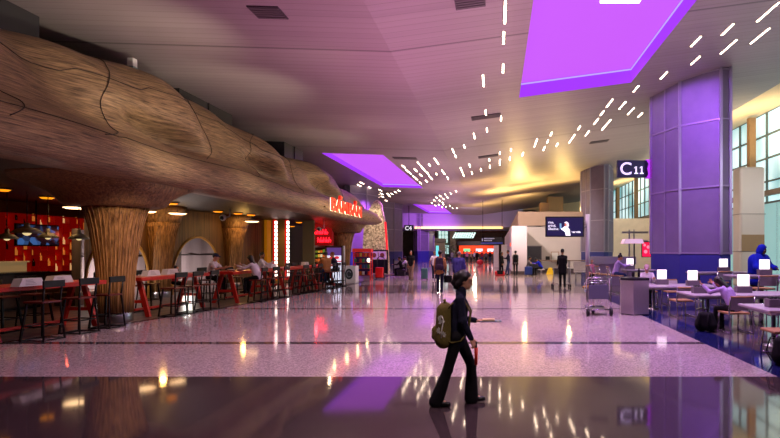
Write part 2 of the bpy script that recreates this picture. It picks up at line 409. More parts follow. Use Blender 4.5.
def floor_mat():
    m = bpy.data.materials.new('terrazzo'); m.use_nodes = True; nt = m.node_tree; b = nt.nodes['Principled BSDF']
    g = N(nt, 'ShaderNodeNewGeometry'); sp = N(nt, 'ShaderNodeSeparateXYZ'); nt.links.new(g.outputs['Position'], sp.inputs[0])
    X, Y = sp.outputs[0], sp.outputs[1]
    lt = srgb((180, 162, 164)); dk = srgb((68, 56, 58)); ln = srgb((38, 34, 42)); blue = srgb((30, 34, 84)); side = srgb((92, 80, 84))
    ncoarse = N(nt, 'ShaderNodeTexNoise'); ncoarse.inputs['Scale'].default_value = .8; nt.links.new(g.outputs['Position'], ncoarse.inputs['Vector'])
    base = mixc(nt, mth(nt, 'LESS_THAN', Y, 7.56), lt, dk)
    md = mth(nt, 'ABSOLUTE', mth(nt, 'SUBTRACT', mth(nt, 'MODULO', mth(nt, 'ADD', Y, 60-10.29+3), 6.0), 3.0))
    base = mixc(nt, mth(nt, 'MULTIPLY', mth(nt, 'LESS_THAN', md, .13), .85), base, ln)
    band = mth(nt, 'MULTIPLY', mth(nt, 'GREATER_THAN', Y, 22.4), mth(nt, 'LESS_THAN', Y, 27.2))
    base = mixc(nt, mth(nt, 'MULTIPLY', band, .75), base, dk)
    base = mixc(nt, mth(nt, 'GREATER_THAN', X, 4.08), base, blue)
    base = mixc(nt, mth(nt, 'GREATER_THAN', X, 4.75), base, side)
    vo = N(nt, 'ShaderNodeTexVoronoi'); vo.inputs['Scale'].default_value = 55; nt.links.new(g.outputs['Position'], vo.inputs['Vector'])
    sv = N(nt, 'ShaderNodeSeparateColor'); nt.links.new(vo.outputs['Color'], sv.inputs[0])
    spk = mth(nt, 'MULTIPLY_ADD', sv.outputs[0], .8, .56)
    cm = N(nt, 'ShaderNodeCombineColor')
    for i in range(3): nt.links.new(spk, cm.inputs[i])
    mx = N(nt, 'ShaderNodeMix', data_type='RGBA', blend_type='MULTIPLY'); mx.inputs[0].default_value = 1
    nt.links.new(base, mx.inputs[6]); nt.links.new(cm.outputs[0], mx.inputs[7])
    nt.links.new(mx.outputs[2], b.inputs['Base Color'])
    nr = N(nt, 'ShaderNodeTexNoise'); nr.inputs['Scale'].default_value = 1.5; nt.links.new(g.outputs['Position'], nr.inputs['Vector'])
    nt.links.new(mth(nt, 'ADD', mth(nt, 'MULTIPLY_ADD', nr.outputs['Fac'], .05, .055), mth(nt, 'MULTIPLY', mth(nt, 'LESS_THAN', Y, 7.56), -.02)), b.inputs['Roughness'])
    b.inputs['Specular IOR Level'].default_value = .6
    bp = N(nt, 'ShaderNodeBump'); bp.inputs['Strength'].default_value = .018; bp.inputs['Distance'].default_value = .02
    n2 = N(nt, 'ShaderNodeTexNoise'); n2.inputs['Scale'].default_value = 3; nt.links.new(g.outputs['Position'], n2.inputs['Vector'])
    nt.links.new(n2.outputs['Fac'], bp.inputs['Height']); nt.links.new(bp.outputs['Normal'], b.inputs['Normal'])
    return m
fl = MB().grid([[(-20, y, 0), (20, y, 0)] for y in (-8, 130)], smooth=False).build('floor', floor_mat()); struct(fl)
fl.data.flip_normals() if fl.data.polygons[0].normal.z < 0 else None

# dining area floor, a patterned tile field with a curved dark edge
def dining_mat():
    m = bpy.data.materials.new('dining_tile'); m.use_nodes = True; nt = m.node_tree; b = nt.nodes['Principled BSDF']
    g = N(nt, 'ShaderNodeNewGeometry'); ck = N(nt, 'ShaderNodeTexChecker'); ck.inputs['Scale'].default_value = 3.2
    mp = N(nt, 'ShaderNodeMapping'); mp.inputs['Rotation'].default_value = (0, 0, .78); nt.links.new(g.outputs['Position'], mp.inputs[0]); nt.links.new(mp.outputs[0], ck.inputs[0])
    ck.inputs['Color1'].default_value = srgb((98, 76, 72)); ck.inputs['Color2'].default_value = srgb((34, 28, 32))
    nt.links.new(ck.outputs[0], b.inputs['Base Color']); b.inputs['Roughness'].default_value = .3
    return m
edge = [(4, -11.5), (8, -10.6), (10.34, -9.88), (11.87, -9.5), (15.8, -8.9), (20, -8.35), (25.9, -7.85), (33, -7.7), (40, -7.7)]
d = MB(); d.grid([[(-20, y, .004), (x, y, .004)] for y, x in edge], smooth=False, flip=False)
o = d.build('floor_dining', dining_mat()); struct(o)
if o.data.polygons[0].normal.z < 0: o.data.flip_normals()
d = MB(); d.grid([[(x, y, .006), (x+.14, y, .006)] for y, x in edge], smooth=False)
o = d.build('trim_1', mat('dark_edge', (22, 20, 24), .2)); struct(o)
if o.data.polygons[0].normal.z < 0: o.data.flip_normals()

# ---- ceiling: two metal planes folded along the hall
XF, ZF, SR, SL = -2.87, 7.2, .135, -.03
def cz(x): return ZF+(SR*(x-XF) if x > XF else SL*(x-XF))
def on_ceiling(u, v):
    a = (u-VU)/F; b = (VV-v)/F
    Y = (ZF-CH-SR*XF)/(b-SR*a)
    if a*Y < XF: Y = (ZF-CH-SL*XF)/(b-SL*a)
    return (a*Y, Y, CH+b*Y)
def ceil_mat():
    m = bpy.data.materials.new('ceiling_metal'); m.use_nodes = True; nt = m.node_tree; b = nt.nodes['Principled BSDF']
    g = N(nt, 'ShaderNodeNewGeometry'); sp = N(nt, 'ShaderNodeSeparateXYZ'); nt.links.new(g.outputs['Position'], sp.inputs[0])
    fr = mth(nt, 'FRACT', mth(nt, 'MULTIPLY', sp.outputs[1], 1/.3))
    line = mth(nt, 'LESS_THAN', fr, .07)
    jx = mth(nt, 'LESS_THAN', mth(nt, 'FRACT', mth(nt, 'MULTIPLY', sp.outputs[1], 1/14.0)), .006)
    n = N(nt, 'ShaderNodeTexNoise'); n.inputs['Scale'].default_value = 1; mp = N(nt, 'ShaderNodeMapping'); mp.inputs['Scale'].default_value = (.05, 3.3, .05)
    nt.links.new(g.outputs['Position'], mp.inputs[0]); nt.links.new(mp.outputs[0], n.inputs['Vector'])
    c = mixc(nt, n.outputs['Fac'], srgb((140, 128, 128)), srgb((164, 152, 150)))
    c = mixc(nt, mth(nt, 'MULTIPLY', line, .35), c, srgb((70, 62, 66)))
    c = mixc(nt, mth(nt, 'MULTIPLY', jx, .6), c, srgb((50, 44, 48)))
    nt.links.new(c, b.inputs['Base Color']); b.inputs['Roughness'].default_value = .5; b.inputs['Specular IOR Level'].default_value = .4
    bp = N(nt, 'ShaderNodeBump'); bp.inputs['Strength'].default_value = .25; bp.inputs['Distance'].default_value = .02
    nt.links.new(n.outputs['Fac'], bp.inputs['Height']); nt.links.new(bp.outputs['Normal'], b.inputs['Normal'])
    return m
XE = 12.53; YB = 80.0
holes = [(.85, 5.15, 3.5, 20.0), (-10.1, -6.55, 29.9, 46.0), (-10.3, -6.8, 63.5, 79.0)]
xs = sorted({-20, XF, XE, *[h[0] for h in holes], *[h[1] for h in holes]}); ys = sorted({-8, YB, *[h[2] for h in holes], *[h[3] for h in holes]})
cm_ = MB()
for i in range(len(xs)-1):
    for j in range(len(ys)-1):
        xa, xb, ya, yb = xs[i], xs[i+1], ys[j], ys[j+1]
        if any(h[0]-.01 <= xa and xb <= h[1]+.01 and h[2]-.01 <= ya and yb <= h[3]+.01 for h in holes): continue
        cm_.add([(xa, ya, cz(xa)), (xa, yb, cz(xa)), (xb, yb, cz(xb)), (xb, ya, cz(xb))], [(0, 1, 2, 3)])
struct(cm_.build('ceiling', ceil_mat()))
def coffer_mat(name, rgb, e):
    m = mat(name, (60, 40, 80), .8, emit=e, ergb=rgb, spec=.1); return m
cof_top = coffer_mat('coffer_violet', (200, 90, 246), 1.0); cof_side = coffer_mat('coffer_side', (168, 58, 255), .95); cof_line = coffer_mat('coffer_cove', (160, 140, 255), 1.5)
for k, (xa, xb, ya, yb) in enumerate(holes):
    h = .55 if k == 0 else .3
    lab = ['big violet glowing ceiling recess above the right of the hall', 'violet glowing ceiling recess above the end of the wooden canopy', 'small far violet glowing ceiling recess before the end wall'][k]
    t = thing('light_recess', lab, 'ceiling light', ((xa+xb)/2, (ya+yb)/2, cz((xa+xb)/2)))
    inv = Matrix.Translation((-(xa+xb)/2, -(ya+yb)/2, -cz((xa+xb)/2)))
    za, zb = cz(xa), cz(xb)
    vs = lambda L: [tuple(inv @ Vector(p)) for p in L]
    MB().add(vs([(xa, ya, za+h), (xa, yb, za+h), (xb, yb, zb+h), (xb, ya, zb+h)]), [(0, 1, 2, 3)]).build('glowing_panel', cof_top, t)
    w = MB()
    for (x1, y1, x2, y2) in ((xa, ya, xb, ya), (xb, ya, xb, yb), (xb, yb, xa, yb), (xa, yb, xa, ya)):
        w.add(vs([(x1, y1, cz(x1)), (x2, y2, cz(x2)), (x2, y2, cz(x2)+h), (x1, y1, cz(x1)+h)]), [(0, 1, 2, 3)])
    w.build('side_wall', cof_side, t)
    c = MB(); g_ = .05
    for (x1, y1, x2, y2) in ((xb, ya, xb, yb), (xb, yb, xa, yb)):
        c.tube(vs([(x1, y1-g_ if y1 == yb else y1, cz(x1)+h-.06), (x2, y2-g_ if y2 == yb else y2, cz(x2)+h-.06)]), .03, 6)
    c.build('cove_tube', cof_line, t)
    if k == 0:
        p = on_ceiling(619, -14)
        MB().box((-.25, .5, .44), (.8, 2.15, .7)).build('skylight', mat('skylight_white', (225, 230, 255), .4, emit=3), t)

# ---- upper cove on the right and the window wall
cream = mat('cream_paint', (222, 196, 156), .7, noise=.04, nscale=3)
XW, ZW = 17.0, 10.5
struct(MB().add([(XE, -8, cz(XE)+.25), (XE, YB, cz(XE)+.25), (XW, YB, ZW), (XW, -8, ZW)], [(0, 1, 2, 3)]).build('ceiling_cove', cream))
struct(MB().box((XE-.05, -8, cz(XE)), (XE+.1, YB, cz(XE)+.3)).build('trim_2', mat('edge_grey', (150, 140, 138), .5)))
glass = bpy.data.materials.new('frosted_window'); glass.use_nodes = True
nt = glass.node_tree; b = nt.nodes['Principled BSDF']; b.inputs['Base Color'].default_value = srgb((190, 222, 226)); b.inputs['Roughness'].default_value = .15
b.inputs['Emission Color'].default_value = srgb((188, 226, 232)); b.inputs['Emission Strength'].default_value = 1.1
gN = N(nt, 'ShaderNodeNewGeometry'); nz = N(nt, 'ShaderNodeTexNoise'); nz.inputs['Scale'].default_value = .25; nt.links.new(gN.outputs['Position'], nz.inputs['Vector'])
cr = N(nt, 'ShaderNodeValToRGB'); cr.color_ramp.elements[0].position = .35; cr.color_ramp.elements[0].color = srgb((96, 156, 164)); cr.color_ramp.elements[1].position = .6; cr.color_ramp.elements[1].color = srgb((212, 240, 244))
nt.links.new(nz.outputs['Fac'], cr.inputs[0]); nt.links.new(cr.outputs[0], b.inputs['Emission Color'])
frame_m = mat('mullion_grey', (112, 124, 122), .5)
post_m = mat('brown_post', (150, 118, 84), .55, noise=.08, nscale=4)
wi = 0
yy = 20.0
segs = []
while yy < 78: segs.append((yy, yy+9.0)); yy += 9.0
for (ya, yb) in segs:
    wi += 1
    zlo = .3 if ya < 46 else 5.7
    o = MB().add([(XW, ya, zlo), (XW, yb, zlo), (XW, yb, ZW), (XW, ya, ZW)], [(0, 1, 2, 3)]).build('window_%d' % wi, glass); struct(o)
    fr = MB(); z = zlo
    nrow = 7 if zlo < 1 else 3
    for i in range(nrow+1):
        z = zlo+(ZW-zlo)*i/nrow; fr.box((XW-.12, ya, z-.05), (XW-.01, yb, z+.05))
    for i in range(6):
        y = ya+(yb-ya)*i/5; fr.box((XW-.14, y-.05, zlo), (XW-.01, y+.05, ZW))
    f_ = fr.build('window_frame', frame_m, o)
    if zlo > 1: struct(MB().box((XW-.05, ya, 0), (XW+.1, yb, zlo)).build('wall_right', mat('cream_wall', (216, 202, 182), .7, noise=.05, nscale=2)))
struct(MB().box((XW, -8, 0), (XW+.2, 20, ZW)).build('wall_right_near', white_p))
for i, y in enumerate((23.6, 32.6, 41.6, 50.6, 59.6, 68.6)):
    o = MB().box((15.75, y-.19, 0), (16.15, y+.19, 10.1)).build('trim_post', post_m); struct(o)
struct(MB().box((15.6, 20, 5.0), (15.9, 46, 5.3)).build('trim_beam', mat('beam_grey', (150, 140, 132), .5)))

# ---- big faceted columns
col_pan = mat('column_panel', (128, 118, 138), .5, noise=.06, nscale=2, metal=.2)
col_frm = mat('column_frame', (160, 152, 168), .4, metal=.3)
col_base = mat('column_wainscot', (52, 58, 134), .5, noise=.05, nscale=2)
poly0 = [(-1.6, .64), (-.99, -1.2), (.14, -2.4), (.54, -2.32), (1.02, -1.1), (1.6, .6), (.95, 2.2), (-.75, 2.2)]
def column(cx, cy, label, z0=0, mirror=False, base=True, grp='faceted hall columns', q=1.0):
    poly = [((-x if mirror else x), y) for x, y in poly0]
    if mirror: poly = poly[::-1]
    top = cz(cx)+.3
    t = thing('column', label, 'column', (cx, cy, 0), 0, grp)
    poly = [(x*q, y*q) for x, y in poly]
    sc = lambda k: [(x*k, y*k) for x, y in poly]
    MB().prism(sc(.985), z0 if not base else 1.67, top).build('panel_cladding', col_pan, t)
    if base: MB().prism(sc(1.0), 0, 1.67).build('wainscot', col_base, t)
    f = MB()
    for x, y in poly: f.bar((x, y, z0 if not base else 1.67), (x, y, top), .1)
    zz = [1.72, 4.27, 6.8, top-.32-max(0, .0)]
    for z in zz:
        if z < z0: continue
        for i in range(len(poly)):
            a = poly[i]; b_ = poly[(i+1) % len(poly)]; f.bar((a[0], a[1], z), (b_[0], b_[1], z), .06)
    for i in (0, 4):
        a = poly[i]; b_ = poly[(i+1) % len(poly)]; q = ((a[0]+b_[0])/2, (a[1]+b_[1])/2)
        f.bar((q[0], q[1], max(z0, 1.67)), (q[0], q[1], top), .05)
    f.build('joint_strip', col_frm, t)
    return t
column(8.3, 22.0, 'big violet lit faceted column at right beside the C11 sign')
column(8.55, 44.0, 'grey faceted column behind the hanging advert screen', q=.85)
column(-12.6, 47.5, 'violet lit column just behind the tip of the wooden canopy', mirror=True)
column(-13.2, 63, 'grey brown column right of the stone clad pylon', mirror=True)
column(-11.6, 82, 'blue violet column under the far gold lit beam', mirror=True)
for i, (cy, w) in enumerate(((10.2, 2.3), (19.8, 1.8), (28.2, 1.3))):
    dkg = mat('soffit_dark', (44, 42, 44), .55, noise=.06, nscale=2)
    t = MB().box((-13.4, cy-w, 6.55), (-11.0, cy+w, 7.75)).build('trim_bulkhead', [dkg], None); struct(t)
    MB().box((-10.99, cy-.03, 6.55), (-10.95, cy+.03, 7.44)).build('joint', black, t)

# ---- walls
struct(MB().box((-20.2, -8, 0), (-20, 130, 8)).build('wall_left', mat('wall_dark_olive', (70, 58, 36), .7)))
struct(MB().box((-20, -8.2, 0), (20, -8, 11)).build('wall_back', mat('wall_back_grey', (120, 104, 110), .7)))
far_w = mat('far_wall_paint', (176, 160, 186), .6, noise=.04)
struct(MB().box((-20, YB, 5.35), (6, YB+.5, 8)).build('wall_far', far_w))
struct(MB().box((4, YB, 0), (20, YB+.5, 11)).build('wall_far_right', cream))
struct(MB().box((-20, YB, 0), (-14.6, YB+.5, 5.4)).build('wall_far_left', far_w))
gold_l = mat('gold_cove_light', (255, 214, 140), .5, emit=2.2, ergb=(255, 200, 120))
struct(MB().box((-12.6, YB-.35, 5.1), (.9, YB-.05, 5.42)).build('trim_gold_beam', gold_l))
struct(MB().box((-14.6, YB-.3, 4.8), (4, YB+.6, 5.12)).build('trim_lintel', mat('lintel_dark', (58, 46, 46), .5)))
# concourse beyond the opening
dark_w = mat('far_concourse_wall', (58, 48, 46), .7, noise=.2, nscale=1)
struct(MB().box((-20, 108, 0), (20, 108.4, 9)).build('wall_end', dark_w))
struct(MB().box((-20, YB+.5, 5.5), (20, 108, 5.7)).build('ceiling_far', mat('far_ceiling', (96, 76, 62), .6)))
struct(MB().box((5, YB+.5, 0), (5.3, 108, 5.6)).build('wall_concourse_right', dark_w))
# tall green glazing far left of the opening
for i, (u0, u1, v0, v1) in enumerate(((438.5, 448, 231, 243), (441, 449, 245, 254))):
    a = P(u0, v1, 100); b_ = P(u1, v0, 100)
    o = MB().box((a[0], 100, a[2]), (b_[0], 100.1, b_[2])).build('window_%d' % (20+i), mat('far_glazing', (190, 232, 226), .3, emit=1.0)); struct(o)
    f = MB()
    for k in range(4):
        x = a[0]+(b_[0]-a[0])*k/3; f.box((x-.05, 99.9, a[2]), (x+.05, 100, b_[2]))
    for k in range(4):
        z = a[2]+(b_[2]-a[2])*k/3; f.box((a[0], 99.9, z-.05), (b_[0], 100, z+.05))
    f.build('window_frame', frame_m, o)
struct(MB().box((P(437, 0, 100.3)[0], 100.2, 0), (P(451, 0, 100.3)[0], 100.6, 5.5)).build('wall_glazing_surround', mat('teal_shade', (52, 66, 66), .6)))
struct(MB().box((P(450, 0, 98)[0], 98, 0), (P(456, 0, 98)[0], 99, 5.5)).build('trim_pier', mat('pier_grey', (96, 88, 84), .6)))

# ---- white building volume on the right
bw = mat('white_block', (206, 194, 190), .65, noise=.03, nscale=1)
bb = mat('beige_block', (178, 150, 132), .65, noise=.03, nscale=1)
dkp = mat('plinth_dark', (84, 70, 78), .6)
struct(MB().box((1.1, 39, .25), (2.25, 74, 3.65)).build('wall_kiosk_side', mat('white_block_lilac', (198, 184, 196), .65)))
struct(MB().box((1.05, 38.95, 0), (2.3, 74, .25)).build('baseboard_kiosk', dkp))
struct(MB().box((2.25, 44.5, .25), (9.5, 70, 3.9)).build('wall_kiosk_front', bw))
struct(MB().box((2.25, 44.45, 0), (9.5, 70, .25)).build('baseboard_front', dkp))
struct(MB().box((1.8, 44.3, 3.9), (9.5, 76, 5.1)).build('wall_kiosk_upper', bb))
struct(MB().box((9.5, 52, 0), (17, 52.3, 5.0)).build('wall_lounge', mat('cream_wall', (216, 202, 182), .7)))
dr = MB().box((2.62, 44.40, 0), (3.75, 44.49, 2.12)).build('door_1', mat('door_grey', (70, 68, 80), .5)); struct(dr)
f = MB(); f.box((2.55, 44.38, 0), (2.62, 44.5, 2.2)); f.box((3.75, 44.38, 0), (3.82, 44.5, 2.2)); f.box((2.55, 44.38, 2.12), (3.82, 44.5, 2.2)); f.build('door_frame', mat('door_frame', (120, 112, 120), .5), dr)
MB().tube([(3.62, 44.36, .95), (3.62, 44.33, 1.05), (3.5, 44.33, 1.05)], .02, 6).build('door_handle', steel, dr)
# two box volumes up behind (beige) next to far column
struct(MB().box((5.0, 60, 5.1), (6.0, 62, 7.3)).build('wall_upper_pier', mat('pier_tan', (150, 118, 88), .6)))
struct(MB().box((6.1, 62, 5.1), (7.9, 64, 8.2)).build('wall_upper_pier_tall', mat('pier_gold', (164, 134, 92), .6)))
# ================================================================== THE WOODEN CANOPY
def bamboo(name, a, b_, scale, stretch, dark=.4, rough=.5, vein=True):
    m = bpy.data.materials.new(name); m.use_nodes = True; nt = m.node_tree; b = nt.nodes['Principled BSDF']
    tc = N(nt, 'ShaderNodeTexCoord'); mp = N(nt, 'ShaderNodeMapping'); mp.inputs['Scale'].default_value = stretch
    nt.links.new(tc.outputs['UV' if vein == 'uv' else 'Object'], mp.inputs[0])
    n = N(nt, 'ShaderNodeTexNoise'); n.inputs['Scale'].default_value = scale; n.inputs['Detail'].default_value = 5; n.inputs['Roughness'].default_value = .65; nt.links.new(mp.outputs[0], n.inputs['Vector'])
    mr = N(nt, 'ShaderNodeMapRange'); mr.inputs[1].default_value = .32; mr.inputs[2].default_value = .68; nt.links.new(n.outputs['Fac'], mr.inputs[0])
    c = mixc(nt, mr.outputs[0], srgb(a), srgb(b_))
    n2 = N(nt, 'ShaderNodeTexNoise'); n2.inputs['Scale'].default_value = .5; nt.links.new(tc.outputs['Object'], n2.inputs['Vector'])
    c2 = mixc(nt, mth(nt, 'MULTIPLY', n2.outputs['Fac'], dark), c, srgb(a))
    nt.links.new(c2, b.inputs['Base Color']); b.inputs['Roughness'].default_value = rough; b.inputs['Specular IOR Level'].default_value = .35
    bp = N(nt, 'ShaderNodeBump'); bp.inputs['Strength'].default_value = .6; bp.inputs['Distance'].default_value = .03
    nt.links.new(n.outputs['Fac'], bp.inputs['Height']); nt.links.new(bp.outputs['Normal'], b.inputs['Normal'])
    return m
m_can = bamboo('woven_bamboo', (52, 38, 29), (190, 152, 112), 1, (1.7, 24, 1), .5, vein='uv')
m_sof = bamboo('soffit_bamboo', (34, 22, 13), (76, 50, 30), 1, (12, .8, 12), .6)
m_trunk = bamboo('split_bamboo', (78, 50, 28), (204, 154, 98), 1, (22, 22, .5), .25)
m_flare = bamboo('flare_bamboo', (66, 46, 30), (158, 118, 76), 1, (16, 16, 4), .35)
seam_m = mat('seam_dark', (30, 22, 20), .7)
crest_t = [(2, 6.1), (10.5, 6.40), (11.75, 6.62), (13.7, 6.82), (15.4, 6.85), (18, 6.8), (20.2, 6.5), (22.8, 6.3), (27.2, 6.38), (29.9, 6.55), (32, 5.85), (34.9, 5.15), (36.6, 4.35), (37.4, 3.95)]
cy_, cz_ = zip(*crest_t)
prof = [(-9.6, 3.62), (-9.0, 3.52), (-8.45, 3.45), (-8.12, 3.55), (-8.0, 3.85), (-8.12, 4.22), (-8.45, 4.45), (-8.85, 4.62), (-9.0, 4.95), (-9.05, 5.4), (-9.3, 5.9), (-9.75, 6.3), (-10.3, 6.5), (-11.2, 6.4), (-13, 6.0), (-16.6, 5.6)]
prof = np.array(prof); tt = np.linspace(0, 1, len(prof))
def smooth_prof(n):
    t = np.linspace(0, 1, n); out = np.zeros((n, 2))
    w = .035
    for i, x in enumerate(t):
        k = np.exp(-((tt-x)/w)**2/2)+1e-12; out[i] = (prof*k[:, None]).sum(0)/k.sum()
    return out
SP = smooth_prof(61)
hollows = [(14.2, 4.98, 1.5, .27, .7), (20.6, 4.98, 1.5, .33, .65), (27.8, 5.0, 1.9, .42, .65)]
def canopy_pt(i, y):
    x, z = SP[i]; t = i/60
    hc = np.interp(y, cy_, cz_)
    if z > 4.4:                                  # stretch the part above the rim to the crest height
        z = 4.4+(z-4.4)*(hc-4.4)/(6.45-4.4) if hc > 4.4 else z
    if y > 31:
        e = min(1, (y-31)/6.4); g_ = (1-e**3)**.5
        zc = 3.9
        z = zc+(z-zc)*(g_ if z < 4.4 else 1)
        x = -8.35+(x+8.35)*(.25+.75*g_) if x > -11 else x
        if hc < 4.4: z = min(z, hc)
    up = min(1, max(0, (z-4.5)/1.2))
    x += up*(.28*math.sin(y*.95+.6)+.14*math.sin(y*2.1+z*1.3))
    z += .05*math.sin(y*.8)*(1 if z > 3.8 else 0)
    if x > -10.6 and z > 4.3:
        for yc, zc, ly, lz, dp in hollows:
            q = ((y-yc)/ly)**2+((z-zc-.12*(y-yc)*-1)/lz)**2
            if q < 4: x -= dp*math.exp(-q**1.6*.9)
    return (x, y, z)
Ys = list(np.linspace(2.5, 30, 130))+list(np.linspace(30.2, 37.3, 46))
rows = [[canopy_pt(i, y) for i in range(61)] for y in Ys]
can = thing('canopy', 'huge rolling woven bamboo canopy over the restaurant seating', 'canopy', (-10, 20, 3.4))
off = Vector((10, -20, -3.4))
cb = MB().grid([[tuple(Vector(p)+off) for p in r] for r in rows])
last = rows[-1]; cb.add([tuple(Vector(p)+off) for p in last]+[tuple(Vector((-10, 37.3, 3.9))+off)], [(i, i+1, 61) for i in range(60)], True)
co = cb.build('bamboo_shell', m_can, can)
uvl = co.data.uv_layers.new(name='UVMap')
for lp in co.data.loops:
    vi = lp.vertex_index
    if vi < len(Ys)*61: j, i = divmod(vi, 61); uvl.data[lp.index].uv = (Ys[j], i*.13)
# flat dark underside
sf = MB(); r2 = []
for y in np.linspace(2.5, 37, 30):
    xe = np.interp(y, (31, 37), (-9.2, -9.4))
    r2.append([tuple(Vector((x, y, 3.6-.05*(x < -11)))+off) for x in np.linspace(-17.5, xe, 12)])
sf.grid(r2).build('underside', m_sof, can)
# seams between the woven panels
def seam(path):
    return [tuple(Vector(canopy_pt(int(i), y))+off+Vector((.012, 0, .008))) for i, y in path]
for a, b_, i0, i1 in ((9.7, 8.6, 18, 47), (13.0, 10.8, 20, 48), (17.2, 15.6, 26, 48), (20.4, 18.0, 22, 48), (24.5, 22.2, 22, 48), (28.5, 25.8, 20, 48), (31.2, 30.0, 18, 46)):
    n = i1-i0
    MB().tube(seam([(i0+k, b_+(a-b_)*(k/n)**.7+.25*math.sin(k*.3)) for k in range(n+1)]), .009, 5).build('seam', seam_m, can)
for i0 in (22, 39):
    MB().tube(seam([(i0+int(2*math.sin(y*.5)), y) for y in np.linspace(4, 31, 90)]), .008, 5).build('seam', seam_m, can)

# ---- flared bamboo trunks
def trunk(name, loc, label, s=1.0, rear=False, xmax=1.45):
    t = thing(name, label, 'column', loc, 0, 'flared bamboo trunks')
    pr = [(.36, .22), (.375, .8), (.42, 1.4), (.48, 1.9), (.55, 2.35), (.63, 2.7), (.71, 2.93)]
    MB().lathe([(r*s, z) for r, z in pr], n=40).build('bamboo_shaft', m_trunk, t)
    pr2 = [(.70, 2.93), (1.02, 2.95), (1.1, 3.0), (1.2, 3.12), (1.36, 3.27), (1.65, 3.42), (2.1, 3.57), (2.7, 3.66)] if not rear else [(.72, 2.9), (.76, 3.05), (.84, 3.3), (.95, 3.55)]
    MB().lathe([(r*s, z) for r, z in pr2], n=40).build('flared_head', m_flare, t)
    MB().lathe([(.36*s, 0), (.37*s, .015), (.37*s, .23), (.36*s, .24)], n=32).build('steel_foot', steel, t)
    hd = [c for c in t.children if c.name.startswith('flared_head')][0]
    for v in hd.data.vertices: v.co.x = min(v.co.x, xmax)
    g_ = MB()
    for k in range(36):
        a = 2*PI*k/36+random.uniform(-.03, .03)
        g_.tube([((r+.006)*s*math.cos(a+dz*.02), (r+.006)*s*math.sin(a+dz*.02), dz) for r, dz in pr], .016*s, 5)
    g_.build('bamboo_rod', m_trunk, t)
    return t
trunk('bamboo_column', (-9.85, 13.45, 0), 'large flared bamboo trunk column between the two nearest red tables')
trunk('bamboo_column', (-13.15, 20.3, 0), 'flared bamboo trunk set in the rear wall left of the round arch', .95, True)
trunk('bamboo_column', (-13.15, 25.8, 0), 'flared bamboo trunk set in the rear wall right of the round arch', .95, True)
trunk('bamboo_column', (-9.85, 33.3, 0), 'far bamboo trunk column behind the digital menu kiosk', 1.0, False, 1.1)

# ---- rear bamboo wall with arched booths
def arch_wall(ya, yb, yc, r, zc, x, name, mtl):
    m = MB(); n = 24; top = 3.6
    bx = lambda y, z: (x, y, z)
    pts = [(yc+r*math.cos(PI*k/n), zc+r*math.sin(PI*k/n)) for k in range(n+1)]      # from +r to -r
    pts = [(yc+r, 0)]+pts+[(yc-r, 0)]
    outer = []
    for (y, z) in pts:
        outer.append((min(yb, max(ya, yc+(y-yc)*2.2)) if z <= zc+.01 else y, top))
    outer[0] = (yb, 0); outer[-1] = (ya, 0); outer[1] = (yb, zc); outer[-2] = (ya, zc)
    mid = n//2+1
    vs = []
    for (a, b2) in zip(pts, outer): vs += [bx(*a), bx(*b2)]
    fs = [(2*i, 2*i+1, 2*i+3, 2*i+2) for i in range(len(pts)-1)]
    m.add(vs, fs)
    m.add([bx(yb, zc), bx(yb, top), bx(pts[2][0], top)], [(0, 1, 2)]); m.add([bx(ya, zc), bx(ya, top), bx(pts[-3][0], top)], [(2, 1, 0)])
    o = m.build(name, mtl); struct(o)
    tb = MB(); tb.tube([(x+.02, y, z) for y, z in pts], .05, 6); tb.build('arch_trim', mat('arch_gold', (176, 130, 56), .4), o)
    return o
m_rear = bamboo('rear_bamboo', (58, 36, 18), (150, 104, 54), 1, (14, 14, .4), .35)
arch_wall(16.75, 20.3, 18.3, 1.5, .85, -13.3, 'wall_booth', m_rear)
arch_wall(20.3, 26.2, 23.1, 1.83, .58, -13.3, 'wall_booth_round', m_rear)
booth_cloth = mat('booth_shell', (150, 134, 138), .7, noise=.25, nscale=1.2, stretch=(1, 3, .3))
for yc, r, lab in ((18.3, 1.45, 'pale draped booth shell inside the narrower left arch'), (23.1, 1.8, 'pale draped booth shell inside the large round arch')):
    t = thing('booth_niche', lab, 'booth', (-13.4, yc, 0), 0)
    g_ = []
    for k in range(41):
        q = -1.06+2.12*k/40; fold = .05*math.cos(k*PI/2.5)
        g_.append([(-r*.85*math.cos(q*PI/2*.92)+fold-.02, q*r, z) for z in np.linspace(0, r+1.1, 12)])
    MB().grid(g_, flip=True).build('shell', booth_cloth, t)
    rb = MB(); rb.tube([(-r*.85*math.cos(q*PI/2*.92)+.07, q*r, 1.62) for q in np.linspace(-1, 1, 21)], .025, 5)
    rb.build('rail', mat('booth_rib', (52, 42, 40), .7), t)
    for q in (-.52, -.1, .4):
        MB().grid([[(-r*.85*math.cos((q+dq)*PI/2*.92)+.06, (q+dq)*r, z) for z in np.linspace(.5, r+1.0, 8)] for dq in np.linspace(-.07, .07, 5)]).build('dark_drape', mat('booth_drape', (74, 60, 58), .8), t)
    bm_ = MB(); bm_.box((-r*.8, -r*.85, 0), (-r*.3, r*.85, .45), bev=.04); bm_.build('bench_seat', mat('bench_brown', (74, 48, 38), .6), t)
    point('booth_lamp', (-13.75, yc, .95), 70, (1, .86, .8), .05)
struct(MB().box((-13.5, 26.2, 0), (-13.3, 31.5, 3.6)).build('wall_booth_end', m_rear))
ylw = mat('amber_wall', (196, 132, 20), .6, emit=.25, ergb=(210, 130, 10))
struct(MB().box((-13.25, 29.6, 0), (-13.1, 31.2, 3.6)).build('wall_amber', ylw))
struct(MB().box((-17.2, 4, 0), (-17, 40, 3.7)).build('wall_restaurant_rear', mat('olive_wall', (116, 92, 34), .7)))
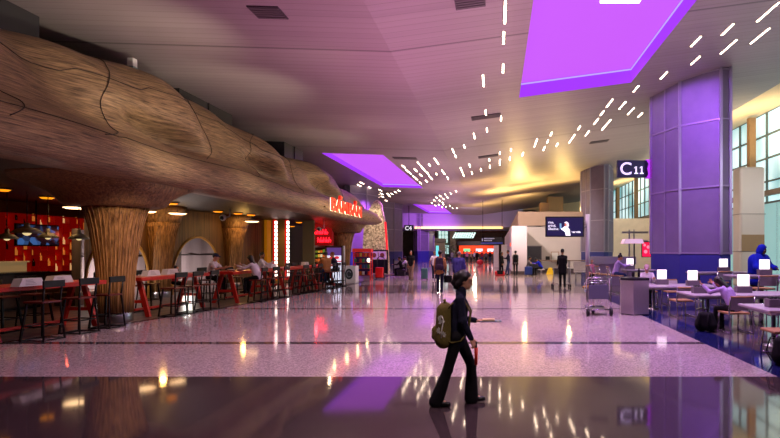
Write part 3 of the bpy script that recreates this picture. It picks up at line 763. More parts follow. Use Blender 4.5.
struct(MB().box((-17, 15.9, 0), (-16.4, 16.75, 3.6)).build('wall_amber_side', mat('amber_side', (150, 108, 30), .7)))

# ---- back bar: red niche shelf, bottles, screen, counter
sh_x, sy0, sy1, sz0, sz1 = -16.4, 17.35, 21.9, 1.35, 3.05
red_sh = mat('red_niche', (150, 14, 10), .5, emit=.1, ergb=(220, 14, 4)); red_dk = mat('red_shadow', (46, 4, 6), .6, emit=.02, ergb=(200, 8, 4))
t = thing('bottle_shelf', 'tall glowing red niche shelf full of bottles behind the bar', 'shelf', (sh_x, (sy0+sy1)/2, 0))
yc = (sy0+sy1)/2
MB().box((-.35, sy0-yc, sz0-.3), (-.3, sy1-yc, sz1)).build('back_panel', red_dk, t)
ncol, nrow = 14, 5
dv = MB()
for i in range(ncol+1):
    y = sy0-yc+(sy1-sy0)*i/ncol; dv.box((-.3, y-.015, sz0-.3), (0, y+.015, sz1))
dv.build('divider', red_sh, t)
bd = MB(); niche = []
for i in range(ncol):
    for j in range(nrow+1):
        z = sz0-.3+(sz1-sz0+.3)*(j+(.5 if i % 2 else 0))/nrow
        if z > sz1-.02: continue
        y0 = sy0-yc+(sy1-sy0)*i/ncol; w = (sy1-sy0)/ncol
        bd.box((-.3, y0+.015, z-.012), (0, y0+w-.015, z+.012)); niche.append((y0+yc+w/2, z+.013))
bd.box((-.3, sy0-yc, sz1), (.02, sy1-yc, sz1+.05))
bd.build('shelf_board', red_sh, t)
pf = MB()
for i in range(ncol):
    y0 = sy0-yc+(sy1-sy0)*i/ncol; w = (sy1-sy0)/ncol
    for j in range(nrow):
        z = sz0-.3+(sz1-sz0+.3)*(j+(.5 if i % 2 else 0))/nrow
        if (i*2+j*3) % 5 in (0, 2): pf.box((-.29, y0+w*.62, z+.02), (-.27, y0+w-.02, min(sz1, z+.34)))
pf.build('lit_panel', mat('red_lit', (235, 40, 16), .5, emit=1.0, ergb=(255, 34, 8)), t)
amb = [mat('bottle_amber', (200, 110, 40), .15, emit=.35, ergb=(255, 150, 60)), mat('bottle_dark', (40, 26, 22), .15), mat('bottle_pale', (236, 200, 150), .2, emit=.5, ergb=(255, 200, 130))]
bb0 = {}
for i, (y, z) in enumerate(niche):
    if random.random() < .22: continue
    k = random.choice((0, 0, 1, 2)); dy = random.uniform(-.05, .05)
    nm = ('amber', 'dark', 'pale')[k]
    if k not in bb0:
        o = MB().lathe([(.001, 0), (.045, 0), (.047, .02), (.047, .15), (.02, .2), (.016, .27), (.001, .27)], n=10).build('bottle', amb[k]); o.location = (sh_x-.12, y+dy, z)
        tag(o, '%s glass bottle standing in a niche of the red bar shelf' % nm, 'bottle', '%s bottles on the red bar shelf' % nm); bb0[k] = o
    else: dup(bb0[k], (sh_x-.12, y+dy, z))
t = thing('television', 'dark television hung in front of the red bar shelf', 'television', (-15.9, 18.0, 2.35))
MB().box((-.04, -.85, -.38), (.04, .85, .38), bev=.015).build('casing', black, t)
scr = bpy.data.materials.new('tv_game'); scr.use_nodes = True; nt = scr.node_tree; b = nt.nodes['Principled BSDF']
tc = N(nt, 'ShaderNodeTexCoord'); vz = N(nt, 'ShaderNodeTexVoronoi'); vz.inputs['Scale'].default_value = 4.5; nt.links.new(tc.outputs['Object'], vz.inputs['Vector'])
cr = N(nt, 'ShaderNodeValToRGB'); e = cr.color_ramp.elements; e[0].color = srgb((8, 10, 24)); e[1].color = srgb((70, 120, 190)); e[0].position = .5; e[1].position = .95
sc_ = N(nt, 'ShaderNodeSeparateColor'); nt.links.new(vz.outputs['Color'], sc_.inputs[0]); nt.links.new(sc_.outputs[0], cr.inputs[0]); nt.links.new(cr.outputs[0], b.inputs['Emission Color']); b.inputs['Emission Strength'].default_value = .55; b.inputs['Base Color'].default_value = (0, 0, 0, 1)
MB().box((.04, -.8, -.33), (.046, .8, .33)).build('screen', scr, t)
MB().tube([(-.05, 0, .3), (-.05, 0, 1.2)], .025, 6).build('ceiling_mount', black, t)
sp0 = None
for (u, v, Y, lab) in ((7, 239, 15.2, 'leftmost of the pendant lamps over the bar'), (27, 233, 15.2, 'broad grey pendant lamp in front of the television'), (48, 238, 16.2, 'bright white pendant lamp right of the television'), (79, 239, 16.2, 'grey pendant lamp nearest the bamboo trunk')):
    t = thing('pendant_lamp', lab, 'lamp', P(u, v, Y), 0, 'pendant lamps over the bar'); k = 1.1 if u == 27 else .8
    MB().lathe([(.34*k, 0), (.33*k, .03), (.2*k, .13), (.07*k, .18), (.05, .3), (.001, .3)], n=20).build('lamp_shade', mat('pendant_grey', (150, 142, 128), .5), t)
    MB().ball((0, 0, .03), .1*k).build('bulb', mat('pendant_glow', (255, 226, 160), .4, emit=2.5 if u == 48 else .8), t)
    MB().tube([(0, 0, .3), (0, 0, 3.55-P(u, v, Y)[2])], .012, 5).build('cord', black, t)
t = thing('bar_counter', 'long dark bar counter before the red bottle shelf', 'counter', (-14.9, 17.5, 0))
MB().box((-.35, -4.2, .1), (.3, -.7, 1.1)).build('counter_front', mat('bar_front', (62, 36, 26), .5, noise=.3, nscale=6, stretch=(1, 6, 1)), t)
MB().box((-.42, -4.3, 1.1), (.42, -.65, 1.16), bev=.015).build('counter_top', mat('bar_top', (30, 24, 24), .25), t)
MB().box((-.3, -4.2, 0), (.2, -.75, .1)).build('kick_plate', black, t)
o = MB(); o.box((-15.25, 14.0, 1.165), (-15.1, 16.7, 1.45)); o.box((-15.28, 13.95, 1.45), (-15.05, 16.75, 1.49))
tag(o.build('glass_rail', mat('rail_cream', (190, 160, 112), .4, emit=.25)), 'long pale glowing display ledge standing on the bar counter', 'ledge')

# ---- ceiling downlights under the canopy
amber_l = mat('downlight_amber', (255, 150, 20), .5, emit=1.4); warm_l = mat('downlight_warm', (255, 206, 150), .5, emit=5)
d0 = {}
for k, lst in (('amber', [(38, 181), (2, 189), (47, 197), (172, 203), (218, 211), (238, 213), (251, 214.5), (299, 222), (292, 226), (120, 194)]), ('white', [(75, 207), (146, 211), (177, 213), (252, 221)])):
    for (u, v) in lst:
        zl = 3.53 if k == 'amber' else 3.27
        p = G(u, v, zl); p = (p[0], p[1], zl)
        if k not in d0:
            t = thing('downlight', '%s round downlight under the dark underside of the canopy' % ('small amber' if k == 'amber' else 'large white'), 'ceiling light', p, 0, '%s downlights under the canopy' % k)
            r = .19 if k == 'amber' else .33
            MB().lathe([(.001, -.07), (r*.7, -.06), (r, -.02), (r, .02)], n=18).build('diffuser', amber_l if k == 'amber' else warm_l, t)
            MB().lathe([(r, -.02), (r+.03, -.02), (r+.03, .02), (r, .02)], n=18).build('trim_ring', black, t)
            if k == 'white': MB().tube([(0, 0, .0), (0, 0, .28)], .03, 6).build('stem', black, t); d0[k] = t
        else: dup(d0[k], p)

# ---- sign on the rim
t = thing('shop_sign', 'red letter sign on the rim of the wooden canopy', 'sign', (-7.75, 24.3, 3.72))
red_sign = mat('sign_red', (226, 30, 16), .4, emit=.55, ergb=(255, 30, 14)); sw = mat('sign_halo', (255, 230, 190), .5, emit=2.5)
text = text_mesh('BAMBAN', .82, .03, red_sign, 'lettering', t, FACE_HALL, sx=1.55, offset=.026, sp=1.12)
w = max(v.co.y for v in text.data.vertices)
halo = text_mesh('BAMBAN', .82, .01, sw, 'lettering_back', t, Matrix.Translation((-.05, -.03, -.01)) @ FACE_HALL, sx=1.55, offset=.022, sp=1.12)
ac = MB()
for k in (1.5, 4.5):
    y = w*k/6+.05; ac.prism_ax([(y-.17, .62), (y+.12, .60), (y+.2, .76), (y-.08, .80)], -.06, .06, 'x')
ac.build('accent', red_sign, t)
MB().box((-.28, -.2, .1), (-.2, w+.2, .16)).build('mounting_rail', mat('sign_rail', (120, 90, 50), .4), t)
for y in (24.0, 26.0, 28.0, 30.0): point('sign_wash', (-7.5, y, 3.55), 5, (1, .72, .3), .05)
point('sign_wash', (-7.6, 23.6, 4.1), 9, (1, .76, .4), .05)
# ================================================================== RESTAURANT FURNITURE
seat_red = mat('seat_red', (92, 20, 16), .45, noise=.15)
def bar_table(loc, rz, label, L=3.0):
    t = thing('bar_table', label, 'table', loc, rz, 'red bar tables along the hall')
    MB().box((-.45, -L/2, 1.0), (.45, L/2, 1.1), bev=.01).build('tabletop', red_p, t)
    for sy in (-1, 1):
        y = sy*(L/2-.32)
        for sx in (-1, 1):
            MB().bar((sx*.14, y, 1.0), (sx*.43, y+sy*.02, 0.0), .075, .12).build('leg', red_p, t)
        MB().box((-.3, y-.03, .38), (.3, y+.03, .46)).build('cross_bar', red_p, t)
    MB().box((-.03, -L/2+.32, .16), (.03, L/2-.32, .22)).build('foot_rail', red_p, t)
    return t
tabs = [(-10.17, 11.4, 2.0, 'nearest red bar table, left of the large bamboo trunk'), (-9.92, 15.5, 3.4, 'second red bar table, just right of the large bamboo trunk'),
        (-9.32, 19.2, 3.4, 'third red bar table where a woman in white sits'), (-9.08, 22.6, 2.4, 'fourth red bar table in front of the lit strip pillars'), (-8.85, 25.6, 1.5, 'farthest red bar table by the digital menu kiosk')]
tname = ['nearest red table', 'second red table', 'third red table', 'fourth red table', 'farthest red table']
for x, y, r, lb in tabs: bar_table((x, y, 0), -math.radians(r), lb)
def make_stool():
    t = thing('bar_stool', 'x', 'stool', (0, 0, 0))
    MB().box((-.21, -.22, .76), (.22, .22, .80), bev=.012).build('seat', seat_red, t)
    for sx, sy in ((1, 1), (1, -1)): MB().bar((sx*.17, sy*.17, .77), (sx*.25, sy*.24, 0), .034).build('leg', black_metal, t)
    for sy in (1, -1): MB().tube([(-.25, sy*.24, 0), (-.19, sy*.19, .78), (-.235, sy*.2, 1.18)], .02, 5).build('leg', black_metal, t)
    for z, k, nm in ((.3, .225, 'footrest'), (.02, .245, 'sled_frame')):
        f = MB()
        for sy in (1, -1): f.bar((-k, sy*k*.97, z), (k, sy*k*.97, z), .024)
        f.bar((-k, -k*.97, z), (-k, k*.97, z), .024); f.bar((k, -k*.97, z), (k, k*.97, z), .024)
        f.build(nm, black_metal, t)
    MB().box((-.262, -.24, 1.08), (-.222, .24, 1.22), bev=.01).build('backrest', black_metal, t)
    return t
stool0 = make_stool(); first = [True]
ordn = ['nearest', 'middle', 'far']
def put_stool(x, y, rz, label, grp):
    if first[0]: stool0.location = (x, y, 0); stool0.rotation_euler = (0, 0, rz); stool0['label'] = label; stool0['group'] = grp; first[0] = False
    else: dup(stool0, (x, y, 0), rz, label, grp)
for ti, (x, y, r, lb) in enumerate(tabs):
    ysf = {0: (10.65, 11.55, 12.35), 1: (14.5, 15.25, 16.05), 2: (18.4, 19.3, 20.15), 3: (21.8, 22.6, 23.4), 4: (24.8, 25.5, 26.3)}[ti]
    for k, yy in enumerate(ysf):
        dx = (yy-y)*math.tan(math.radians(r))
        fx = {0: -9.28, 1: -8.98, 2: -8.42, 3: -8.2, 4: -7.98}[ti]
        put_stool(fx+dx*.8, yy, PI-math.radians(r)+random.uniform(-.08, .08), '%s black stool with low back on the hall side of the %s' % (ordn[k], tname[ti]), 'bar stools on the hall side')
        put_stool(x-(x*-1+fx)*1.0*0-.92+dx*.8, yy+.1, -math.radians(r)+random.uniform(-.08, .08), '%s black stool on the far side of the %s' % (ordn[k], tname[ti]), 'bar stools on the bar side')
menu_w = mat('menu_white', (212, 208, 210), .6)
def menu(x, y, rz, label, z=1.1):
    t = thing('menu_stand', label, 'menu stand', (x, y, z), rz, 'white wedge menu stands on the red tables')
    MB().prism_ax([(-.3, 0), (.3, 0), (.22, .16), (-.22, .16)], -.09, .09, 'x').build('stand_body', menu_w, t)
    m = MB()
    for k in range(4): m.box((.09, -.15, .03+k*.03), (.092, .1-.03*k, .04+k*.03))
    m.build('printed_lines', mat('print_grey', (150, 146, 150), .7), t)
for (u, v, Y, lb) in ((28, 282, 10.7, 'left white menu stand on the nearest red table'), (59, 280, 11.8, 'right white menu stand on the nearest red table'), (151, 275.5, 14.9, 'left white menu stand on the second red table'), (170, 274, 15.9, 'right white menu stand on the second red table'), (305, 266, 25.2, 'white menu stand on the farthest red table'), (272, 268.5, 21.6, 'white menu stand on the fourth red table')):
    x = (u-VU)*Y/F; menu(max(x, -10.5) if u < 100 else x, Y, 0, lb)
plate_m = mat('plate_white', (226, 222, 222), .3)
for i, (y, x) in enumerate(((18.2, -9.3), (18.6, -9.2), (19.0, -9.35))):
    m = MB(); m.lathe([(.001, 0), (.06, 0), (.12, .06), (.13, .065), (.06, .012), (.001, .012)], n=20)
    o = m.build('bowl', plate_m); o.location = (x, y, 1.1); tag(o, ('nearest', 'middle', 'farthest')[i]+' white bowl on the third red table', 'bowl', 'white bowls on the third red table')
# amber wall sign, lit strip pillars, olive panel
led = mat('led_white', (255, 236, 226), .4, emit=3); led_r = mat('led_red', (214, 22, 18), .5, emit=.6)
for u, lab in ((274.6, 'left pillar with a bright vertical strip of bulbs'), (286.6, 'right pillar with a bright vertical strip of bulbs')):
    Y = 28.5; x = (u-VU)*Y/F
    t = thing('light_pillar', lab, 'pillar', (x, Y, 0), 0, 'pillars with bulb strips')
    MB().box((-.5 if u > 280 else -.2, 0, 0), (-.1, .4, 3.5)).build('pillar_body', mat('pillar_tan', (170, 130, 74), .6), t)
    MB().box((-.1, .0, .2), (.0, .3, 3.5)).build('red_strip', led_r, t)
    s_ = MB()
    for k in range(14):
        z = .4+k*.22; s_.box((.0, -.02, z), (.1, .15, z+.17), bev=.02)
    s_.build('bulb_strip', led, t)
struct(MB().box((-11.4, 30.5, 0), (-10.75, 30.7, 3.6)).build('wall_panel_olive', mat('olive_panel', (96, 98, 64), .6)))
# food kiosk with red neon
t = thing('food_kiosk', 'food counter kiosk with glowing red neon writing above a lit menu', 'kiosk', (-10.85, 31.6, 0))
MB().box((-.65, 0, 0), (.65, .9, 1.05)).build('counter_body', mat('kiosk_grey', (60, 52, 52), .5), t)
MB().box((-.65, .4, 1.05), (.65, .9, 2.0)).build('display_case', mat('case_dark', (58, 46, 34), .4), t)
food = [mat('food_yellow', (240, 190, 70), .5, emit=.6), mat('food_green', (120, 170, 60), .5, emit=.4), mat('food_cream', (240, 220, 180), .5, emit=.7), mat('food_orange', (230, 120, 40), .5, emit=.5), mat('food_backing', (50, 36, 24), .5)]  # last one is the dark backing board
fm = MB(); random.seed(3); fm.box((-.62, .385, 1.1), (.62, .40, 1.98), mi=4)
for i in range(8):
    for j in range(3): fm.box((-.6+i*.15, .34, 1.12+j*.28), (-.6+i*.15+.11, .42, 1.12+j*.28+random.uniform(.1, .2)), mi=random.randrange(4))
fm.build('food_pictures', food, t)
MB().box((-.68, .35, 2.0), (.68, .9, 2.12)).build('counter_fascia', steel, t)
MB().box((-.65, .5, 2.12), (.65, .9, 3.45)).build('sign_board', mat('board_maroon', (70, 20, 22), .5, emit=.15, ergb=(255, 20, 20)), t)
neon = mat('neon_red', (255, 40, 60), .4, emit=5, ergb=(255, 24, 40))
random.seed(11)
for row, (z, x0, n_) in enumerate(((2.95, -.58, 6), (2.45, -.2, 5))):
    for k in range(n_):
        x = x0+k*.17; nb_ = MB()
        nb_.tube([(x, .46, z-.13), (x+.02, .46, z+.17)], .022, 5)
        if k % 2 == 0: nb_.tube([(x+.11, .46, z-.13), (x+.11, .46, z+.02), (x+.06, .46, z+.06), (x+.0, .46, z+.01)], .02, 5)
        else: nb_.tube([(x+.09+.05*math.cos(a), .46, z-.06+.07*math.sin(a)) for a in np.linspace(0, 6.28, 9)], .02, 5)
        nb_.build('neon_letter', neon, t)
for k in range(3): pass
point('neon_glow', (-10.9, 31.3, 3.0), 14, (1, .05, .06), .1)
# digital menu kiosk
t = thing('digital_kiosk', 'free standing digital menu screen in a dark red frame', 'screen', (-8.5, 27.3, 0))
fr_ = mat('frame_maroon', (70, 26, 26), .4)
f = MB(); f.box((-.5, -.06, 0), (-.42, .06, 2.05)); f.box((.34, -.06, 0), (.42, .06, 2.05)); f.box((-.5, -.06, 1.96), (.42, .06, 2.06)); f.box((-.5, -.06, 0), (.42, .06, .12)); f.build('frame', fr_, t)
MB().box((.42, -.07, .0), (.5, .08, 2.06)).build('edge_panel', mat('edge_pale', (190, 196, 196), .4), t)
MB().box((-.42, -.02, .12), (.34, .03, 1.96)).build('display', mat('kiosk_screen', (226, 230, 246), .4, emit=1.1, ergb=(214, 222, 246)), t)
MB().box((-.42, -.035, 1.55), (.34, -.02, 1.96)).build('header_image', mat('kiosk_header', (96, 60, 130), .4, emit=.7, ergb=(90, 60, 140)), t)
b_ = MB(); b_.box((-.42, -.034, 1.22), (.34, -.02, 1.28)); b_.ball((-.2, -.025, 1.42), (.1, .012, .07)); b_.ball((.1, -.025, 1.44), (.13, .012, .08)); b_.build('menu_pictures', mat('menu_red', (220, 40, 60), .4, emit=.7), t)
# white panel with black round emblem
t = thing('counter_panel', 'white low counter end with a black round emblem', 'counter', (-8.15, 29.0, 0))
MB().box((-.4, 0, 0), (.25, .7, .95)).build('counter_box', white_p, t)
e = MB(); e.add([(.22*math.cos(a)-.1, -.012, .5+.3*math.sin(a)) for a in np.linspace(0, 2*PI, 24, endpoint=False)], [tuple(range(24))]); e.build('round_emblem', black, t)
e = MB(); e.tube([(.12*math.cos(a)-.1, -.025, .5+.17*math.sin(a)) for a in np.linspace(.5, 5.4, 14)], .03, 5); e.build('emblem_ring', mat('emblem_grey', (120, 120, 124), .4), t)
# red merchandise rack
t = thing('display_rack', 'red framed merchandise rack full of colourful packets', 'rack', (-8.0, 30.8, 0))
f = MB()
for x in (-.5, .5):
    for y in (0, .45): f.bar((x, y, 0), (x, y, 1.9), .05)
f.box((-.55, -.05, 1.72), (.55, .5, 1.92))
f.build('frame', mat('rack_red', (206, 32, 20), .4, emit=.2), t)
s_ = MB()
for z in (.35, .75, 1.1, 1.45): s_.box((-.5, 0, z-.02), (.5, .45, z))
s_.build('shelf', red_p, t)
MB().box((-.48, .4, .3), (.48, .44, 1.7)).build('back_panel', mat('rack_back', (62, 40, 110), .6), t)
random.seed(5); cols = [(40, 80, 160), (210, 40, 40), (230, 200, 60), (60, 150, 80), (230, 230, 230), (220, 120, 40)]
pk = {}
for z in (.35, .75, 1.1, 1.45):
    for k in range(6):
        if random.random() < .2: continue
        c = random.randrange(6); nm = ('blue', 'red', 'yellow', 'green', 'white', 'orange')[c]
        if c not in pk:
            o = MB().box((-.06, -.05, 0), (.06, .05, .22), bev=.015).build('snack_packet', mat('packet_%d' % c, cols[c], .4, noise=.2)); o.location = (-8.0-.42+k*.16, 30.9, z+.001)
            tag(o, '%s snack packet standing on the red framed rack' % nm, 'packet', '%s packets on the red rack' % nm); pk[c] = o
        else: dup(pk[c], (-8.0-.42+k*.16, 30.9, z+.001))
o = MB(); o.lathe([(.001, 0), (.09, .02), (.13, .12), (.1, .22), (.001, .26)], n=14); o = o.build('globe_lamp', mat('globe_white', (255, 240, 220), .4, emit=2)); o.location = (-7.62, 30.95, 1.1+.001); tag(o, 'small bright white globe on the shelf of the red rack', 'lamp')
# hand truck with red crates
t = thing('hand_truck', 'dark hand truck stacked with a red crate by the red rack', 'hand truck', (-7.4, 33.0, 0))
f = MB()
for x in (-.22, .22): f.tube([(x, 0, .1), (x, .1, 1.3)], .025, 6)
f.tube([(-.22, .1, 1.3), (-.1, .1, 1.42), (.1, .1, 1.42), (.22, .1, 1.3)], .025, 6); f.box((-.25, -.3, .06), (.25, 0, .09)); f.build('truck_frame', black_metal, t)
for x in (-.24, .24):
    m = MB(); m.tube([(x-.03, .05, .12), (x+.03, .05, .12)], .12, 12); m.build('wheel', black, t)
o = MB().box((-.25, -.34, .1), (.22, -.04, .75), bev=.03).build('crate', mat('crate_red', (214, 30, 24), .4)); o.location = (-7.4, 33.0, 0); tag(o, 'bright red crate standing on the hand truck', 'crate')
# menu boards with round dishes
t = thing('menu_board', 'black fence board with three round dish pictures', 'sign board', (-9.35, 40, 0))
f = MB(); f.box((-1.1, 0, 1.75), (.95, .08, 1.85)); f.box((-1.1, 0, 0), (-1.02, .08, 1.85)); f.box((.87, 0, 0), (.95, .08, 1.85)); f.box((-1.1, 0, .05), (.95, .06, 1.1)); f.build('frame', black, t)
for k in range(3):
    x = -.72+k*.62
    p_ = MB().box((x-.26, -.01, 1.15), (x+.26, .05, 1.72)).build('poster', mat('poster_white', (220, 214, 212), .5), t)
    MB().add([(x+.17*math.cos(a), -.02, 1.44+.19*math.sin(a)) for a in np.linspace(0, 2*PI, 18, endpoint=False)], [tuple(range(18))]).build('dish_picture', mat('dish_brown', (140, 84, 50), .5), p_)
# patio barrier beside it
for i, (x, y) in enumerate(((-7.9, 41.5), (-8.1, 44.5))):
    t = thing('barrier', ('near' if i == 0 else 'far')+' low dark barrier panel beside the stone pylon', 'barrier', (x, y, 0), PI/2*.95, 'low barriers beside the stone pylon')
    MB().box((-1.2, -.02, .15), (1.2, .02, 1.0)).build('mesh_panel', mat('barrier_grey', (70, 64, 72), .5), t)
    for x2 in (-1.2, 1.2): MB().bar((x2, 0, 0), (x2, 0, 1.15), .08).build('post', black_metal, t)
# stone pylon
def stone_mat():
    m = bpy.data.materials.new('stone_mosaic'); m.use_nodes = True; nt = m.node_tree; b = nt.nodes['Principled BSDF']
    tc = N(nt, 'ShaderNodeTexCoord'); vo = N(nt, 'ShaderNodeTexVoronoi'); vo.inputs['Scale'].default_value = 8; nt.links.new(tc.outputs['Object'], vo.inputs['Vector'])
    s_ = N(nt, 'ShaderNodeSeparateColor'); nt.links.new(vo.outputs['Color'], s_.inputs[0])
    c = mixc(nt, s_.outputs[0], srgb((118, 98, 74)), srgb((236, 216, 180)))
    nt.links.new(c, b.inputs['Base Color']); b.inputs['Roughness'].default_value = .7; return m
t = thing('stone_pylon', 'tall tapering pale stone mosaic pylon with a red edge strip', 'pylon', (-10.05, 43.6, 0))
MB().prism_ax([(-1.3, 0), (.87, 0), (.66, 3.4), (.18, 5.75), (0, 6.05), (-.28, 5.9), (-1.1, 4.6)], 0, 1.1, 'y').build('stone_body', stone_mat(), t)
MB().prism_ax([(.79, 1.8), (.89, 1.8), (.75, 4.2), (.63, 4.2)], -.06, .1, 'y').build('red_strip', mat('strip_red', (230, 20, 40), .4, emit=1), t)
spot('pylon_wash', (-8.8, 40.5, 6.6), (-10.05, 43.6, 3), 900, (1, .82, .55), 70)

# ================================================================== HANGING SIGNS, SCREENS
navy = mat('sign_navy', (14, 14, 44), .4); sign_w = mat('sign_white', (240, 240, 248), .4, emit=.75); magenta = mat('sign_edge', (196, 70, 230), .5, emit=.5)
a = P(617, 177.5, 22.6); b_ = P(648, 160.5, 22.6)
t = thing('gate_sign', 'navy gate sign reading C11 fixed to the violet column', 'sign', (a[0], 22.55, a[2])); w, h = b_[0]-a[0], b_[2]-a[2]
MB().prism_ax([(0, 0), (w*.94, 0), (w, h*.2), (w*.96, h*.5), (w, h*.8), (w*.94, h), (0, h)], 0, .16, 'y').build('sign_box', navy, t)
MB().box((w*.93, .04, -.04), (w+.25, .14, h+.04)).build('side_bracket', magenta, t)
text_mesh('C', .76, .006, sign_w, 'letter', t, Matrix.Translation((.1, -.02, .12)) @ FACE_CAM, offset=.006)
for x in (.82, 1.06):
    m = MB(); m.box((x-.03, -.012, .15), (x+.03, 0, .47)); m.box((x-.08, -.012, .15), (x+.08, 0, .195)); m.prism_ax([(x-.03, .47), (x-.085, .43), (x-.085, .38), (x-.03, .42)], -.012, 0, 'y'); m.build('digit', sign_w, t)
a = P(404, 231, 66); b_ = P(413.5, 225, 66)
t = thing('gate_sign', 'small navy sign reading C4 below the gold beam', 'sign', (a[0], 66, a[2])); w, h = b_[0]-a[0], b_[2]-a[2]
MB().box((0, 0, 0), (w, .2, h), bev=.03).build('sign_box', navy, t)
text_mesh('C4', .72, .02, sign_w, 'lettering', t, Matrix.Translation((.12, -.03, .12)) @ FACE_CAM, offset=.02)
MB().tube([(w/2, .1, h), (w/2, .1, cz(-11)-a[2])], .04, 6).build('hanger', black_metal, t)
a = P(481, 242.5, 58); b_ = P(503, 237, 58)
t = thing('direction_sign', 'dark blue direction sign beside the white building corner', 'sign', (a[0], 58, a[2])); w, h = b_[0]-a[0], b_[2]-a[2]
MB().box((0, 0, 0), (w, .2, h)).build('sign_box', navy, t)
MB().box((0, -.02, -.12), (w*.98, .2, 0)).build('blue_strip', mat('strip_blue', (50, 70, 170), .5, emit=.4), t)
m = MB()
for k, (x0, x1) in enumerate(((.35, 1.5), (.35, 1.2))): 
    z = h*(.62-.36*k)
    x = x0
    while x < x1: m.box((x, -.02, z), (x+.09, 0, z+.13)); x += .13
m.box((.1, -.02, .15), (.2, 0, .45)); m.build('white_legend', mat('legend_dim', (190, 190, 220), .4, emit=.4), t)
for x in (.2, w-.1): MB().tube([(x, .1, h), (x, .1, cz(-1)-a[2])], .03, 6).build('hanger', black_metal, t)
# white portal posts by the building corner
for i, (u, Y) in enumerate(((496, 56), (504, 50))):
    x = (u-VU)*Y/F; o = MB().box((x-.25, Y, 0), (x+.3, Y+.4, 2.35), bev=.02).build('portal_post', white_p); tag(o, ('left' if i == 0 else 'right')+' white portal post at the corner of the white building', 'post', 'white portal posts')
# advert screen on a pole
t = thing('advert_screen', 'wide hanging advert screen with white figure and slogan', 'screen', (3.3, 25.5, 2.98))
MB().box((-.93, -.05, -.5), (.96, .06, .5), bev=.01).build('casing', black, t)
MB().box((-.86, -.056, -.44), (.9, -.05, .44)).build('display', mat('advert_dark', (30, 24, 62), .3, emit=.55, ergb=(40, 34, 84)), t)
adw = mat('advert_white', (240, 240, 250), .4, emit=.8)
for k, s_ in enumerate(('rise,', 'grind,', 'alkaline.')):
    text_mesh(s_, .17, .002, adw, 'slogan_line', t, Matrix.Translation((-.8, -.062, .16-.16*k)) @ FACE_CAM, offset=.002)
text_mesh('essentia', .14, .003, adw, 'brand_word', t, Matrix.Translation((.34, -.062, -.3)) @ FACE_CAM, offset=.006)
fg = MB()
fg.add([(-.16, -.06, -.12), (.0, -.06, .02), (.14, -.06, .02), (.26, -.06, -.14), (.3, -.06, -.44), (.06, -.06, -.44), (.02, -.06, -.2), (-.1, -.06, -.06)][::1], [tuple(range(8))])
fg.add([(-.02, -.061, .2), (.1, -.061, .26), (.2, -.061, .18), (.22, -.061, .02), (.12, -.061, -.02), (.08, -.061, .12)], [tuple(range(6))])
fg.build('figure_white', adw, t)
fg = MB(); fg.add([(.06+.05*math.cos(a), -.063, .1+.08*math.sin(a)) for a in np.linspace(0, 2*PI, 14, endpoint=False)], [tuple(range(14))])
fg.build('figure_face', mat('figure_skin', (200, 120, 90), .5, emit=.7), t)
fg = MB(); fg.add([(-.22, -.062, -.12), (-.14, -.062, -.1), (-.15, -.062, .16), (-.24, -.062, .16)], [(0, 1, 2, 3)]); fg.build('bottle_picture', mat('picture_teal', (110, 160, 190), .5, emit=.7), t)
MB().tube([(.96, .05, 0), (1.14, .1, 0)], .05, 6).build('arm', steel, t)
MB().tube([(1.16, .12, -2.94), (1.16, .12, .62)], .1, 12).build('pole', mat('pole_white', (196, 186, 204), .4), t)
MB().lathe([(.001, 0), (.26, 0), (.26, .04), (.12, .1), (.11, .12)], c=(1.16, .12, -2.98), n=20).build('pole_base', mat('brass_base', (210, 150, 70), .35, metal=.7), t)

# chandelier of slanted bars
a = P(463.5, 235, 86)
t = thing('chandelier', 'broad white glowing chandelier of slanted bars in the far concourse', 'chandelier', a)
ch = MB()
for i in range(9):
    for j in range(4): ch.bar((-1.75+i*.4+j*.1, j*.35, -.5+.25*j), (-1.6+i*.4+j*.1, j*.35, -.33+.25*j), .17)
ch.build('glowing_bar', mat('chandelier_glow', (226, 255, 246), .4, emit=2.2, ergb=(214, 246, 238)), t)
MB().tube([(0, .6, .4), (0, .6, 5.5-a[2])], .03, 5).build('rod', black_metal, t)
# orange shop front in the far concourse
t = thing('shop', 'glowing orange shop front with three screens at the far end', 'shop', (-3.4, 100, 0))
MB().box((-3.9, 0, 0), (3.4, .5, 2.7)).build('orange_wall', mat('shop_orange', (236, 70, 20), .5, emit=.8, ergb=(255, 64, 10)), t)
MB().box((-3.9, -.8, 0), (3.4, -.1, 1.1)).build('shop_counter', mat('counter_dark', (60, 36, 30), .5), t)
for x, c in ((-2.3, (120, 210, 150)), (.1, (200, 220, 240)), (2.3, (230, 240, 255))):
    MB().box((x-.75, -.05, 1.5), (x+.55, 0, 2.1)).build('menu_screen', mat('shop_screen_%d' % c[0], c, .4, emit=1.1), t)
MB().box((-4.2, -.2, 2.75), (3.8, .3, 3.5)).build('fascia', mat('fascia_navy', (40, 36, 66), .5), t)
t = thing('shop', 'dim shop with warm lit doorways left of the far opening', 'shop', (-12.4, 92, 0))
MB().box((-1.4, 0, 0), (3.2, .4, 3.9)).build('shop_wall', mat('shop_wall', (96, 84, 76), .6), t)
MB().box((-1.4, -.3, 3.2), (3.4, 0, 3.8)).build('canopy_band', mat('band_dark', (54, 46, 46), .6), t)
for x in (-.9, .3): MB().box((x, -.03, .4), (x+.75, 0, 2.6)).build('lit_window', mat('warm_window', (255, 200, 110), .5, emit=1.0), t)
MB().box((1.6, -.03, .4), (2.1, 0, 2.6)).build('teal_poster', mat('teal_window', (90, 200, 210), .5, emit=1.0), t)
t = thing('potted_tree', 'dark green leafy plant before the far glazing', 'plant', ((450-VU)*88/F, 88, 0))
MB().lathe([(.001, 0), (.4, 0), (.5, .7), (.001, .7)], n=16).build('pot', mat('pot_dark', (60, 52, 50), .6), t)
lv = MB(); random.seed(2)
